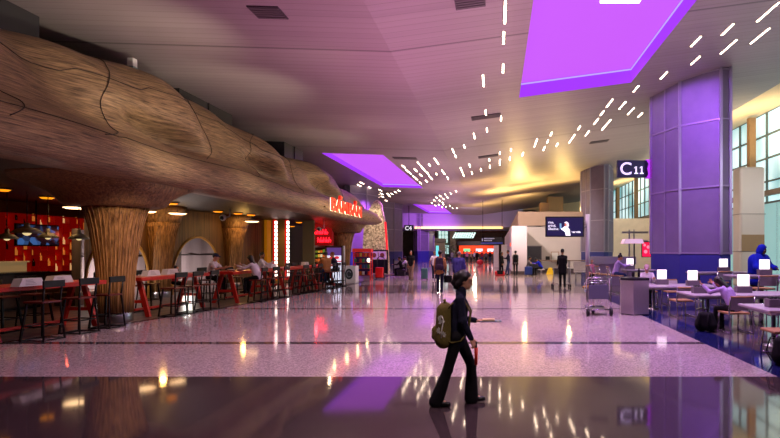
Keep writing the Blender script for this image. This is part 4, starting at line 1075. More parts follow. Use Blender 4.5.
for k in range(160):
    c = Vector((random.gauss(0, .7), random.gauss(0, .7), 2.2+random.gauss(0, .8))); d = Vector((random.uniform(-1, 1), random.uniform(-1, 1), random.uniform(-.4, .6))).normalized()*.3; e = d.cross(Vector((0, 0, 1))).normalized()*.1
    lv.add([c-d, c+e, c+d, c-e], [(0, 1, 2, 3)])
lv.build('foliage', mat('leaf_green', (50, 78, 52), .6), t); MB().tube([(0, 0, .7), (.05, 0, 2.4)], .06, 6).build('stem', mat('stem_brown', (70, 50, 36), .7), t)
# red lit sign and map plates on the white building
o = MB().box((1.04, 40.6, 2.15), (1.09, 42.4, 2.4)).build('wall_sign', mat('sign_orange', (230, 90, 60), .5, emit=.8)); tag(o, 'small orange sign on the lilac side wall of the white building', 'sign')
o = MB(); o.box((4.15, 44.38, .95), (4.5, 44.45, 1.3)); o = o.build('wall_box', black); tag(o, 'small black box on the wall right of the grey door', 'box')
t = thing('notice_frame', 'pale framed notice on the wall right of the grey door', 'notice', (4.95, 44.4, 1.25)); MB().box((-.35, 0, -.45), (.35, .06, .45)).build('frame', mat('frame_tan', (170, 140, 120), .5), t); MB().box((-.28, -.01, -.38), (.28, 0, .38)).build('sheet', white_p, t)

# ================================================================== CEILING LIGHT BARS
bar_m = mat('light_bar', (255, 232, 210), .4, emit=20, ergb=(255, 226, 196))
def bars(lst, label, grp):
    proto = {}
    for q in lst:
        if len(q) == 4:
            pa = on_ceiling(q[0], q[1]); pb = on_ceiling(q[2], q[3])
        else:
            c = on_ceiling(*q); pa = (c[0], c[1]-.45, c[2]); pb = (c[0], c[1]+.45, c[2])
        x = (pa[0]+pb[0])/2; y = (pa[1]+pb[1])/2; L = abs(pb[1]-pa[1]); L = .8 if L < .9 else (1.2 if L < 1.5 else 2.2)
        if L not in proto:
            t = thing('light_bar', label, 'ceiling light', (x, y, cz(x)), 0, grp)
            MB().box((-.025, -L/2, -.02), (.025, L/2, 0), bev=.006).build('diffuser', bar_m, t)
            MB().box((-.06, -L/2-.03, -.008), (.06, L/2+.03, .0)).build('housing', mat('bar_housing', (120, 112, 110), .5), t)
            t.rotation_euler = (0, -math.atan(SR if x > XF else SL), 0); proto[L] = t
        else:
            c = dup(proto[L], (x, y, cz(x)), None); c.rotation_euler = (0, -math.atan(SR if x > XF else SL), 0)
bars([(780, 1, 756.4, 22), (770.3, 27, 749.7, 44.2), (732.4, 24.4, 722.5, 34.3), (737.5, 38.8, 719.8, 54.2), (700, 37, 692, 45.5), (699.2, 56.7, 691.6, 63.7), (666.7, 72.2, 661, 78), (638.6, 85.7, 633.5, 91.4)],
     'slim bright light bar in the ceiling above the right hand column', 'light bars above the right column')
bars([(613, 98.6, 606.4, 107.2), (626, 101, 619, 109.3), (634.5, 107.2, 627.3, 114.8), (642, 113, 638.2, 116.7), (603.7, 111, 600.6, 114.8), (598.6, 118, 593.4, 124.7), (610.3, 120, 602.3, 129.2), (580.3, 126, 577.8, 129.4), (589.5, 130.4, 585.2, 136), (574.5, 135, 569.4, 142), (552, 132.3, 550.3, 135.2), (548.5, 140, 546.8, 142.5), (537.4, 139, 534.3, 146.2), (558, 143.2, 556.3, 145.8), (545, 147, 543, 150), (522.6, 154)],
     'slim bright light bar in the ceiling between the big violet recess and the far column', 'light bars right of the violet recess')
bars([(505, 1, 505, 23), (503.6, 33, 503.6, 42), (503, 64.5, 503, 72), (482.8, 74, 483.8, 86.7), (485.8, 110, 485.8, 114.7), (501, 116, 501, 120.3), (487, 128, 487, 131.7), (473.6, 132.5, 474.8, 139), (464, 144.7, 464.5, 147.8), (452, 148.3, 454.3, 153), (455, 155, 456, 157.3), (510, 156.7, 509.5, 160.3), (511, 148.7, 511, 151), (499.7, 152, 499.7, 154), (499.7, 159.7, 499.7, 164.7), (489.3, 158.7, 489.3, 161), (489.8, 165.3, 489.8, 167.7), (480.8, 168, 481, 171.3), (469.6, 164, 469.8, 166.7), (460.8, 168.3, 462.2, 172), (463.3, 174, 463.6, 176), (471.8, 171.7, 472, 174)],
     'slim bright light bar in the middle of the hall ceiling', 'light bars in the middle of the ceiling')
bars([(435, 159, 437.8, 163.3), (417.5, 161.7, 419, 164), (429, 164, 430, 165.8), (402.7, 165.5, 404.3, 167.7), (407, 170, 410, 173.3), (421.3, 166.3, 424.3, 170), (415.3, 169, 416, 171), (427, 172, 428, 174), (436, 173, 437, 174.7), (442.2, 170.3, 444.5, 174), (447.3, 177, 448, 178.8), (414, 176.3, 416.7, 179.3), (420.5, 174, 421, 176), (429.3, 176, 432, 179), (426, 180, 427, 182), (420, 182, 421, 183.5)],
     'small bright light bar in the ceiling right of the middle violet recess', 'light bars right of the middle violet recess')
bars([(440.3, 195.9), (445.3, 194.5), (450.8, 193.4), (456, 191.2), (436.6, 197.5), (434.2, 200.2), (432, 203), (443.5, 198.8), (447.6, 197.3), (439.7, 200.5), (442.6, 202.5), (438.9, 204.8), (443.3, 204.5), (435.2, 205.4), (446, 206.6), (442, 207), (450, 205.8), (452.5, 208), (457, 208)],
     'tiny bright light bar in the ceiling over the smallest far violet recess', 'light bars at the far violet recess')
bars([(359.2, 185.2), (362, 183), (370, 187.5), (380.4, 190.3), (388, 194), (392, 193.7), (395.5, 192), (399, 190.7), (373, 192.3), (377.7, 194), (381.8, 193.7), (374, 197), (377.7, 196.7), (382.5, 196.7), (386, 200.5), (389.3, 195.8), (397, 204)],
     'tiny bright light bar in the ceiling above the stone pylon', 'light bars above the stone pylon')
vm = mat('vent_dark', (70, 62, 66), .6)
for (u, v, w, lab) in ((486, 116.5, .9, 'dark slot vent near the middle of the ceiling'), (488.5, 156, .9, 'dark slot vent beyond the middle light bars'), (599, 141.5, .8, 'dark slot vent right of the big violet recess'), (268, 12, .5, 'pale square vent at upper left of the ceiling'), (405, 158, 1.0, 'dark slot vent beside the middle violet recess'), (470, 1, .5, 'dark vent at the top edge of the ceiling')):
    p = on_ceiling(u, v); t = thing('ceiling_vent', lab, 'vent', (p[0], p[1], cz(p[0]))); t.rotation_euler = (0, -math.atan(SR if p[0] > XF else SL), 0)
    MB().box((-w*.7, -.3, -.03), (w*.7, .3, .02)).build('frame', vm, t)
    s_ = MB()
    for k in range(5): s_.box((-w*.66, -.25+k*.11, -.045), (w*.66, -.2+k*.11, -.03))
    s_.build('slat', mat('vent_slat', (96, 88, 90), .6), t)
# small devices
t = thing('projector_box', 'small white box standing on the crest of the wooden canopy', 'device', (-10.25, 14.6, 6.86)); MB().box((-.09, -.08, .08), (.09, .1, .36), bev=.02).build('white_box', white_p, t); MB().box((-.2, -.1, 0), (.1, .1, .12)).build('bracket', mat('bracket_grey', (110, 130, 130), .5), t)
for (u, v, Y, lab) in ((223, 217.5, 21.5, 'round white security camera hanging under the canopy left of the sign'), (319, 229, 29.5, 'round security camera hanging near the red neon')):
    t = thing('security_camera', lab, 'camera', P(u, v, Y)); MB().ball((0, 0, 0), .13, 14).build('dome', mat('dome_white', (200, 196, 196), .3), t); MB().ball((.0, -.07, -.02), .09, 12).build('lens', black, t); MB().tube([(.12, 0, .0), (.28, 0, .05), (.28, 0, 3.55-P(u, v, Y)[2])], .03, 6).build('bracket', steel, t)
# ================================================================== RIGHT HAND SEATING
top_m = mat('table_grey', (176, 164, 172), .35, noise=.05, nscale=6)
edge_m = mat('table_edge', (120, 96, 80), .5)
chair_b = mat('chair_back_grey', (182, 172, 176), .45, noise=.06, nscale=8); chair_t = mat('chair_tan', (172, 128, 84), .5, noise=.15, nscale=6)
def cafe_table(x0, x1, y0, y1, z, label):
    t = thing('cafe_table', label, 'table', ((x0+x1)/2, (y0+y1)/2, 0), 0, 'grey cafe tables at right'); w, d = (x1-x0)/2, (y1-y0)/2
    MB().box((-w, -d, z-.05), (w, d, z), bev=.012).build('tabletop', top_m, t)
    MB().box((-w*.9, -d*.7, z-.11), (w*.9, d*.7, z-.05)).build('under_frame', steel, t)
    for sx in (-1, 1):
        MB().lathe([(.2, 0), (.19, .02), (.04, .05), (.04, z-.1)], c=(sx*w*.7, 0, 0), n=14).build('leg', steel, t)
    return t
cafe_table(4.9, 7.6, 9.35, 10.6, .75, 'nearest grey cafe table at the right edge of the photo')
cafe_table(4.75, 8.6, 12.5, 13.8, .75, 'long grey cafe table where the lilac shirted woman bends')
cafe_table(4.55, 6.75, 15.5, 16.9, .75, 'grey cafe table beside the steel bin with two glowing lamps')
cafe_table(6.95, 10.4, 15.3, 16.0, 1.09, 'high grey table in front of the blue hooded man')
cafe_table(6.85, 9.2, 18.2, 18.9, 1.06, 'high grey table at the foot of the violet column')
cafe_table(5.3, 6.6, 21.5, 22.3, 1.02, 'high table where the lilac shirted woman with a bun sits')
lamp_w = mat('lamp_panel', (255, 244, 240), .4, emit=1.25, ergb=(255, 240, 240)); base_g = mat('lamp_base', (110, 100, 106), .45)
def table_lamp(x, y, z, label, w=.29, lit=True):
    t = thing('table_lamp' if lit else 'caddy', label, 'lamp' if lit else 'caddy', (x, y, z), 0, 'square glowing table lamps' if lit else 'grey table caddies')
    MB().box((-.19, -.1, 0), (.19, .1, .16), bev=.012).build('base' if lit else 'caddy_box', base_g, t)
    if lit: MB().box((-w/2, -.04, .17), (w/2, .04, .17+w*1.02), bev=.015).build('lamp_shade', lamp_w, t)
    else:
        m = MB()
        for k in range(4): m.box((-.15+k*.08, -.05, .16), (-.1+k*.08, .05, .19))
        m.build('divider', black, t)
table_lamp(5.23, 16.5, .75, 'glowing square lamp at the left end of the table by the steel bin')
table_lamp(5.98, 15.9, .75, 'glowing square lamp in the middle of the table by the steel bin')
table_lamp(6.3, 13.3, .75, 'glowing square lamp right of the bending woman')
table_lamp(8.1, 18.6, 1.06, 'glowing square lamp on the high table below the column')
table_lamp(8.05, 15.65, 1.09, 'glowing square lamp in front of the blue hooded man')
table_lamp(5.6, 21.9, 1.02, 'glowing square lamp on the table of the woman with a bun')
table_lamp(5.35, 9.95, .75, 'grey caddy box on the nearest right hand table', lit=False)
table_lamp(5.15, 13.2, .75, 'grey caddy box on the table before the bending woman', lit=False)
def make_chair(name, sz, bt):
    t = thing(name, 'x', 'chair')
    MB().box((-.24, -.25, sz-.05), (.25, .25, sz), bev=.018).build('seat', chair_t, t)
    b = MB(); r = []
    for k in range(7):
        y = -.26+.52*k/6; c = -.27-.05*math.cos((k-3)/3*PI/2)
        r.append([(c+.02, y, sz+.06), (c-.03, y, sz+.24), (c-.07, y, bt-.03)])
    b.grid(r); r2 = [[(p[0]-.03, p[1], p[2]) for p in q] for q in r]; b.grid(r2, flip=True)
    for k in range(6): b.add([r[k][2], r[k+1][2], r2[k+1][2], r2[k][2]], [(0, 1, 2, 3)]); b.add([r[k][0], r[k+1][0], r2[k+1][0], r2[k][0]], [(3, 2, 1, 0)])
    for k in (0, 6): b.add([r[k][0], r[k][1], r[k][2], r2[k][2], r2[k][1], r2[k][0]], [(0, 1, 2, 3, 4, 5)])
    b.build('backrest', chair_b, t)
    MB().tube([(q[2][0]-.015, q[2][1], bt-.02) for q in r], .026, 6).build('top_rail', chair_t, t)
    for sy in (1, -1):
        MB().tube([(.24, sy*.24, 0), (.2, sy*.23, sz-.04)], .018, 6).build('leg', chrome, t)
        MB().tube([(-.36, sy*.26, 0), (-.3, sy*.265, sz), (-.38, sy*.275, bt-.02)], .02, 6).build('leg', chrome, t)
    for sy in (1, -1): MB().tube([(.24, sy*.24, .02), (-.35, sy*.26, .02)], .014, 6).build('runner', chrome, t)
    if sz > .6: MB().tube([(.22, -.23, .3), (.22, .23, .3)], .014, 6).build('footrest', chrome, t)
    return t
low0 = make_chair('cafe_chair', .46, .83); high0 = make_chair('bar_chair', .78, 1.14)
used = {}
def chair(kind, x, y, rz, label):
    o = low0 if kind == 'l' else high0; g = 'low grey cafe chairs' if kind == 'l' else 'high grey bar chairs'
    if kind in used: dup(o, (x, y, 0), rz, label, g)
    else: o.location = (x, y, 0); o.rotation_euler = (0, 0, rz); o['label'] = label; o['group'] = g; used[kind] = 1
chair('l', 5.33, 11.72, PI/2+.08, 'grey cafe chair the bending lilac shirted woman sits on')
chair('l', 5.15, 14.55, PI/2+.1, 'grey cafe chair between the woman\'s table and the table by the steel bin')
chair('l', 4.95, 9.05, PI, 'grey cafe chair with tan seat at the nearest right hand table')
chair('h', 7.5, 14.7, PI/2, 'high grey bar chair in front of the blue hooded man')
chair('h', 7.45, 17.5, PI/2+.2, 'high grey bar chair left of the lamp under the violet column')
chair('h', 5.05, 22.0, 0, 'high chair under the lilac shirted woman with a bun')
chair('h', 4.75, 23.0, .2, 'middle high chair left of the woman with a bun')
chair('h', 4.55, 24.0, .2, 'far high chair beside the steel counter')
chair('l', 5.15, 17.7, -PI/2, 'grey cafe chair under the bowed person with a pale cap')
chair('l', 5.95, 17.6, -PI/2, 'grey cafe chair on the far side of the table by the steel bin')
# wide lampshade canopy above the woman with a bun, and steel counter
t = thing('shade_lamp', 'wide flat pale lampshade hanging above the woman with a bun', 'lamp', (5.85, 22.4, 2.12))
MB().prism_ax([(-.48, 0), (.42, 0), (.34, .19), (-.38, .19)], -.25, .25, 'y').build('lamp_shade', mat('shade_cream', (236, 214, 206), .6, emit=.35), t)
MB().tube([(.1, .1, -1.1), (.1, .1, 0)], .02, 6).build('stem', black_metal, t)
t = thing('kiosk_frame', 'grey tubular frame with two beams between the woman with a bun and column', 'frame', (7.3, 28.3, 0))
f = MB()
for x in (-.1, .15): f.bar((x, 0, 0), (x, 0, 2.95), .07)
f.box((-.5, -.05, 2.75), (.9, .05, 2.85)); f.box((-.3, -.05, 2.3), (.9, .05, 2.38)); f.build('tube_frame', steel, t)
t = thing('lightbox', 'small magenta red lit advert panel beside the violet column', 'advert', (8.0, 28, 1.55))
MB().box((-.2, 0, -.1), (.3, .1, .75)).build('casing', black, t); MB().box((-.17, -.01, -.06), (.27, 0, .7)).build('display', mat('lightbox_red', (230, 20, 70), .4, emit=1.1), t)
mm = MB()
for p in ((.0, .2, .1), (.14, .45, .09), (-.05, .55, .07)): mm.ball((p[0], -.01, p[1]), (p[2], .006, p[2]))
mm.build('picture', mat('lightbox_pink', (255, 150, 170), .4, emit=.8), t)
t = thing('service_counter', 'pale steel service counter behind the high chairs', 'counter', (6.1, 27.0, 0))
MB().box((-1.2, 0, 0), (1.0, .6, 1.1)).build('counter_body', mat('counter_lilac', (150, 136, 150), .4, metal=.3), t)
MB().box((-1.3, -.08, 1.1), (1.1, .68, 1.5)).build('glass_case', mat('case_steel', (196, 190, 196), .2, metal=.6), t)
# white free standing air column
t = thing('air_column', 'white rounded free standing air column before the windows', 'column', (12.6, 26, 0))
MB().box((-.62, -.4, 0), (.62, .5, 5.95), bev=.12).build('shell', mat('air_white', (206, 196, 186), .5), t)
m = MB(); m.box((-.63, -.41, 3.6), (.63, .51, 3.63)); m.box((-.63, -.41, 1.75), (.63, .51, 1.78)); m.build('joint', mat('joint_grey', (130, 124, 120), .5), t)
MB().box((-.56, -.42, 1.78), (.56, -.4, 2.6)).build('lower_grille', mat('grille_tan', (156, 130, 96), .5), t)
t = thing('glass_screen', 'tall pale green glass partition behind the blue hooded man', 'partition', (16.2, 33.5, 0))
MB().box((-.05, -6, .1), (.0, 4, 4.6)).build('glass_pane', mat('glass_green', (150, 190, 184), .1, emit=.6, ergb=(160, 212, 212)), t)  # emission puts brightness into the pane itself
f = MB()
for y in (-6, -3.5, -1, 1.5, 4): f.bar((0, y, 0), (0, y, 4.7), .1)
f.box((-.08, -6, 4.6), (.03, 4, 4.72)); f.build('frame', frame_m, t)

# ---- litter bin
t = thing('litter_bin', 'tall brushed steel litter bin with dark top', 'bin', (3.93, 15.0, 0))
MB().prism([(-.38, -.12), (-.1, -.4), (.36, -.32), (.4, .1), (.1, .4), (-.3, .3)], .03, .98).build('steel_body', mat('bin_steel', (214, 206, 210), .3, metal=.85, noise=.1, nscale=10, stretch=(30, 30, 1)), t)
MB().prism([(-.39, -.12), (-.1, -.41), (.37, -.33), (.41, .1), (.1, .41), (-.31, .31)], .98, 1.05).build('top_lid', mat('bin_lid', (36, 32, 44), .3), t)
MB().prism([(-.36, -.1), (-.1, -.37), (.34, -.3), (.37, .1), (.1, .37), (-.28, .28)], 0, .03).build('plinth', black, t)
m = MB(); m.lathe([(.13, 1.05), (.15, 1.052), (.15, 1.06), (.13, 1.06)], n=18); m.build('opening_ring', black, t)
o = MB().lathe([(.001, 0), (.035, 0), (.04, .1), (.03, .2), (.015, .24), (.001, .26)], n=12).build('bottle', mat('bottle_black', (24, 20, 34), .2)); o.location = (4.12, 15.1, 1.06); tag(o, 'dark bottle left standing on top of the steel bin', 'bottle')
o = MB().lathe([(.001, 0), (.04, 0), (.05, .13), (.052, .14), (.001, .14)], n=12).build('cup', mat('cup_dark', (50, 40, 60), .4)); o.location = (3.98, 15.2, 1.06); tag(o, 'dark paper cup left on top of the steel bin', 'cup')
# ---- luggage cart
t = thing('luggage_cart', 'empty silver luggage cart with grey panel', 'cart', (2.85, 14.6, 0), .08)
f = MB()
for sx in (-.33, .33):
    f.tube([(sx, -.1, .16), (sx, .0, .5), (sx, .06, 1.0), (sx*.92, .0, 1.06)], .022, 8)
    f.tube([(sx, -.1, .16), (sx*.8, .62, .2)], .022, 8)
    f.tube([(sx, .02, .62), (sx*.95, .3, .66), (sx*.95, .32, .9), (sx, .05, .96)], .016, 8)
f.tube([(-.31, .0, 1.06), (.31, .0, 1.06)], .024, 8); f.tube([(-.33, .06, .98), (.33, .06, .98)], .016, 8); f.tube([(-.33, -.1, .18), (.33, -.1, .18)], .022, 8); f.tube([(-.27, .6, .2), (.27, .6, .2)], .022, 8)
f.tube([(-.31, .32, .9), (.31, .32, .9)], .014, 8); f.tube([(-.31, .3, .66), (.31, .3, .66)], .014, 8)
f.build('tube_frame', chrome, t)
MB().box((-.28, .0, .46), (.28, .03, .86), bev=.012).build('advert_panel', mat('cart_panel', (92, 92, 110), .5), t)
MB().box((-.28, .02, .16), (.28, .6, .18)).build('platform', steel, t)
for x, y in ((-.33, -.1), (.33, -.1), (0, .58)):
    w = MB(); w.tube([(x-.03, y, .1), (x+.03, y, .1)], .1, 16); w.build('wheel', black, t)
    MB().bar((x, y, .1), (x, y, .24), .04).build('wheel_fork', steel, t)
# small standing tables etc by the white wall
for i, (u, lab) in enumerate(((550, 'small tan side table left of the black clad person'), (578, 'small tan side table right of the black clad person'))):
    Y = 41.0; x = (u-VU)*Y/F
    t = thing('side_table', lab, 'table', (x, Y, 0), 0, 'small tables by the white wall')
    MB().box((-.8, -.35, .98), (.8, .35, 1.05)).build('tabletop', edge_m, t)
    for sx in (-.7, .7):
        for sy in (-.28, .28): MB().bar((sx, sy, 0), (sx, sy, .98), .05).build('leg', steel, t)
o = MB(); o.prism_ax([(-.3, 0), (.3, 0), (.12, .5), (-.12, .5)], -.12, .12, 'y'); o = o.build('floor_sign', mat('sign_yellow', (230, 190, 30), .5)); o.location = ((547-VU)*42/F, 39.5, 0); tag(o, 'yellow floor caution sign under the small table by the white wall', 'floor sign')
t = thing('cafe_bench', 'grey waiting chairs just right of the screen pole', 'bench', (5.6, 33, 0))
MB().box((-.7, -.25, .42), (.7, .25, .48)).build('seat', chair_b, t); MB().box((-.7, .2, .5), (.7, .26, 1.1)).build('backrest', chair_b, t)
for x in (-.6, .6): MB().bar((x, 0, 0), (x, 0, .42), .06).build('leg', steel, t)

# ================================================================== PEOPLE
navyj = fabric((24, 26, 44), 'cloth_navy'); blk = fabric((17, 16, 20), 'cloth_black'); khaki = fabric((150, 124, 104), 'cloth_khaki'); whitec = fabric((214, 206, 212), 'cloth_white', .08)
tanj = fabric((164, 112, 70), 'cloth_tan'); dkblue = fabric((30, 32, 58), 'cloth_darkblue'); plaid = fabric((62, 58, 122), 'cloth_bluecheck', .45); lilac = fabric((176, 150, 204), 'cloth_lilac', .1); royal = fabric((22, 38, 190), 'cloth_royal', .2)
jeans = fabric((52, 66, 110), 'cloth_jeans'); grey = fabric((104, 100, 108), 'cloth_grey'); red_c = fabric((190, 40, 50), 'cloth_red'); pink = fabric((200, 120, 150), 'cloth_pink'); shoe_b = mat('shoe_black', (14, 13, 15), .4, noise=.1); shoe_w = mat('shoe_white', (206, 202, 204), .5)
olive = fabric((98, 88, 42), 'cloth_olive', .2)
def backpack(J, label, m, s=1.0, name='backpack', off=.26, extra=None, drop=.0):
    r = J['root']; c = J['chest']
    t = thing(name, label, 'backpack', world_of(J, c+np.array((-off, 0, -.02-drop))), r.rotation_euler.z)
    V, Fc = nets([('c', (0, y, z0), (0, y*.8, z1), .095, .08) for y in (-.08, .08) for z0, z1 in ((-.2, .12),)]+[('c', (-.05, -.07, -.15), (-.05, .07, -.15), .06, .06)], .018, .05)
    V = V*s; mesh_of('bag_body', V, Fc, m, t)
    for y in (-.1, .1): MB().tube([(.05*s, y*s, .14*s), (.1*s, y*s, .2*s), (off+.06, y*s, .23*s), (off+.13, y*s, .1*s), (off+.1, y*1.25*s, -.12*s), (off+.02, y*1.4*s, -.2*s), (off-.08, y*1.45*s, -.22*s), (.03, y*1.3*s, -.2*s)], .02*s, 6, flat=.5).build('strap', m, t)
    MB().tube([(.02, -.03*s, .17*s), (.0, -.03*s, .23*s), (.0, .03*s, .23*s), (.02, .03*s, .17*s)], .012*s, 6).build('grab_loop', m, t)
    pk_ = nets([('c', (-.085*s, -.06*s, -.1*s), (-.085*s, .06*s, -.1*s), .05*s, .05*s), ('c', (-.085*s, -.06*s, -.16*s), (-.085*s, .06*s, -.16*s), .05*s, .05*s)], .015, .02); mesh_of('front_pocket', pk_[0], pk_[1], m, t)
    return t
# hero
Hh = 1.6
J = person('woman in dark navy jacket and black flared trousers walking right with an olive backpack', (-.47, 6.2, 0), 0, H=Hh, top=navyj, bottom=blk, shoe=shoe_b, hair=hair_d, skin=skin_a, hairstyle='ponytail',
           legs=((24, 24), (-16, 4)), arms=((-16, 8, 92), (4, 9, 16)), lean=5, head=(-4, 10, 0), res=.0115, flare=.035, build=.95, top_len=.05, feet=(4, -3), hand_curl=(.25, 1.0), palm_up=(1, 0), elbow_in=(.0, .05), cat='person', collar=True)
r = J['root']
bp = backpack(J, 'olive green backpack with white leaf print on the walking woman', olive, 1.08, off=.185, drop=.13)
pr = MB()
pr.tube([(-.02, -.19, -.18), (-.01, -.191, -.08), (.01, -.19, .03), (-.01, -.186, .08)], .006, 5)
for cx_, cz2, a0 in ((-.01, .03, .5), (-.035, -.06, 1.9), (.0, -.11, -.7), (-.02, .08, 1.6)):
    for k in range(5):
        a = a0+k*.7; d = Vector((math.cos(a), 0, math.sin(a)))*.042; e = Vector((-math.sin(a), 0, math.cos(a)))*.013; c = Vector((cx_, -.19, cz2-.03))
        pr.add([c, c+d*.5+e, c+d, c+d*.5-e], [(0, 1, 2, 3)])
pr.build('white_print', mat('print_white', (226, 226, 214), .6), bp)
w = world_of(J, J['wri'][0]+J['fad'][0]*.15)
t = thing('tablet', 'thin tablet with pale papers in the outstretched hand of the walking woman', 'tablet', (w[0]+.03, w[1], w[2]+.012), 0)
MB().box((-.13, -.085, 0), (.13, .085, .01), bev=.003).build('tablet_body', mat('tablet_blue', (70, 96, 140), .3), t)
m = MB().box((-.1, -.07, .01), (.05, .07, .03)); m.build('paper', mat('paper_pale', (224, 190, 150), .6), t)
w = world_of(J, J['wri'][1]+J['fad'][1]*.09)
t = thing('rolled_umbrella', 'short red rolled umbrella in the lowered hand of the walking woman', 'umbrella', (w[0]+.015, w[1]+.02, w[2]-.1))
MB().tube([(0, 0, -.12), (0, 0, .08)], [.016, .022], 10).build('rolled_cloth', mat('umbrella_red', (214, 40, 24), .5), t); MB().tube([(0, 0, .08), (0, 0, .15)], .012, 8).build('handle', black, t)

# walkers in the middle distance
def gp(u, v): return G(u, v)
p = gp(411, 280.3); J = person('man in black polo shirt and khaki trousers walking towards the camera', p, -PI/2, H=1.78, top=blk, bottom=khaki, shoe=shoe_b, hair=hair_d, skin=skin_b, sleeve='short', legs=((10, 6), (-8, 8)), arms=((8, 8, 14), (-8, 8, 14)), res=.022)
p = gp(434.5, 280); J = person('person in white shirt and dark jeans pulling a teal suitcase', p, -PI/2, H=1.75, top=whitec, bottom=dkblue, shoe=shoe_w, hair=hair_d, skin=skin_b, sleeve='short', legs=((6, 4), (-6, 6)), arms=((4, 8, 14), (8, 22, 6)), res=.022)
q = gp(424.5, 279.8)
t = thing('suitcase', 'upright teal suitcase beside the person in white shirt', 'suitcase', q, 0)
MB().box((-.2, -.12, .06), (.2, .12, .72), bev=.05).build('shell', mat('suitcase_teal', (64, 104, 104), .4, noise=.1), t)
MB().tube([(-.1, .05, .7), (-.1, .05, 1.02), (.1, .05, 1.02), (.1, .05, .7)], .014, 6).build('handle', steel, t)
for x in (-.16, .16):
    for y in (-.08, .08): m = MB(); m.tube([(x-.015, y, .035), (x+.015, y, .035)], .035, 10); m.build('wheel', black, t)
p = gp(440, 293); J = person('man in tan jacket with dark backpack walking away', p, PI/2, H=1.8, top=tanj, bottom=dkblue, shoe=shoe_b, hair=hair_d, skin=skin_b, legs=((10, 6), (-10, 8)), arms=((-4, 10, 18), (4, 12, 16)), res=.02, top_len=.04, build=1.12)
backpack(J, 'dark purple backpack on the man in tan jacket', fabric((52, 36, 58), 'pack_purple'), 1.1, off=.29)
w = world_of(J, J['wri'][1]); t = thing('shoulder_bag', 'black bag held low by the man in tan jacket', 'bag', (w[0]+.12, w[1], w[2]-.4)); MB().box((-.2, -.08, -.1), (.14, .08, .22), bev=.04).build('bag_body', blk, t); MB().tube([(-.12, 0, .2), (-.12, 0, .36), (-.04, 0, .38), (.05, 0, .3), (.06, 0, .2)], .012, 6).build('strap', blk, t)
p = gp(459, 294); J = person('man in blue checked shirt walking away behind the navy jacket woman', p, PI/2, H=1.78, top=plaid, bottom=dkblue, shoe=shoe_b, hair=hair_g, skin=skin_a, hairstyle='bald', legs=((8, 6), (-8, 8)), arms=((4, 10, 16), (-4, 10, 16)), res=.022, build=1.2, top_len=.05)
p = gp(562.5, 288); J = person('person all in black pushing a wheeled cart away from the camera', p, PI/2, H=1.86, top=blk, bottom=blk, shoe=shoe_b, hair=hair_d, skin=skin_b, legs=((4, 4), (-4, 4)), arms=((26, 4, 40), (26, 4, 40)), res=.022, build=1.1, top_len=.22)
t = thing('wheeled_cart', 'low dark wheeled cart pushed by the person in black', 'cart', (p[0], p[1]+.55, 0))
f = MB(); f.box((-.42, -.3, .16), (.42, .35, .2)); 
for x in (-.4, .4): f.tube([(x, -.3, .16), (x, -.34, .95)], .02, 6)
f.tube([(-.4, -.34, .95), (.4, -.34, .95)], .02, 6); f.build('cart_frame', steel, t)
for x in (-.42, .42):
    for y in (-.28, .32): m = MB(); m.tube([(x-.03, y, .08), (x+.03, y, .08)], .08, 12); m.build('wheel', black, t)
# group by the white corner
p = gp(501.5, 275.2); person('person in black with long hair standing by the white corner', p, -.4, H=1.68, top=blk, bottom=blk, shoe=shoe_b, hair=hair_d, hairstyle='long', skin=skin_b, res=.03)
p = gp(508.5, 275); person('man in dark shirt and jeans leaning at the white corner', p, PI, H=1.8, top=dkblue, bottom=jeans, shoe=shoe_b, hair=hair_d, skin=skin_b, legs=((14, 0), (2, 4)), arms=((30, 8, 70), (20, 8, 80)), res=.03)
p = gp(515.5, 275.5); J = person('person in grey vest with dark backpack facing the white wall', p, PI/2, H=1.76, top=grey, bottom=blk, shoe=shoe_b, hair=hair_d, skin=skin_b, sleeve='short', res=.03); backpack(J, 'dark backpack on the person in grey vest', blk, 1.1, off=.26)
p = gp(501, 275.5); t = thing('travel_bag', 'red and black bag on the floor by the white corner', 'bag', (p[0]-.1, p[1]-.7, 0)); MB().box((-.35, -.2, 0), (.35, .2, .35), bev=.08).build('bag_body', red_c, t); MB().box((-.2, -.21, .1), (.25, .21, .4), bev=.05).build('bag_pocket', blk, t)
p = gp(527.5, 275); J = person('person in dark top sitting at the small table by the grey door', (p[0], p[1]-.3, 0), -.4, H=1.72, top=grey, bottom=blk, shoe=shoe_b, hair=hair_d, skin=skin_b, sit=.46, legs=((84, 86), (80, 84)), arms=((30, 6, 50), (30, 6, 50)), lean=14, res=.03)
p = gp(541, 275); J = person('person in bright blue top sitting bent beside the grey door', (p[0], p[1]-.3, 0), PI, H=1.72, top=royal, bottom=blk, shoe=shoe_b, hair=hair_d, skin=skin_b, sit=.46, legs=((84, 86), (80, 84)), arms=((30, 6, 50), (30, 6, 50)), lean=30, head=(0, 26, 0), res=.03)
t = thing('suitcase', 'tilted black and blue suitcase by the seated pair near the grey door', 'suitcase', ((528.5-VU)*37/F, 37.0, 0)); MB().box((-.28, -.2, .08), (.26, .2, .66), bev=.06).build('shell', mat('suitcase_blue', (30, 54, 130), .4), t); MB().tube([(-.1, 0, .6), (-.1, 0, .95), (.1, 0, .95), (.1, 0, .6)], .015, 6).build('handle', black, t)
for x in (-.2, .2): m = MB(); m.tube([(x-.03, 0, .05), (x+.03, 0, .05)], .05, 10); m.build('wheel', black, t)
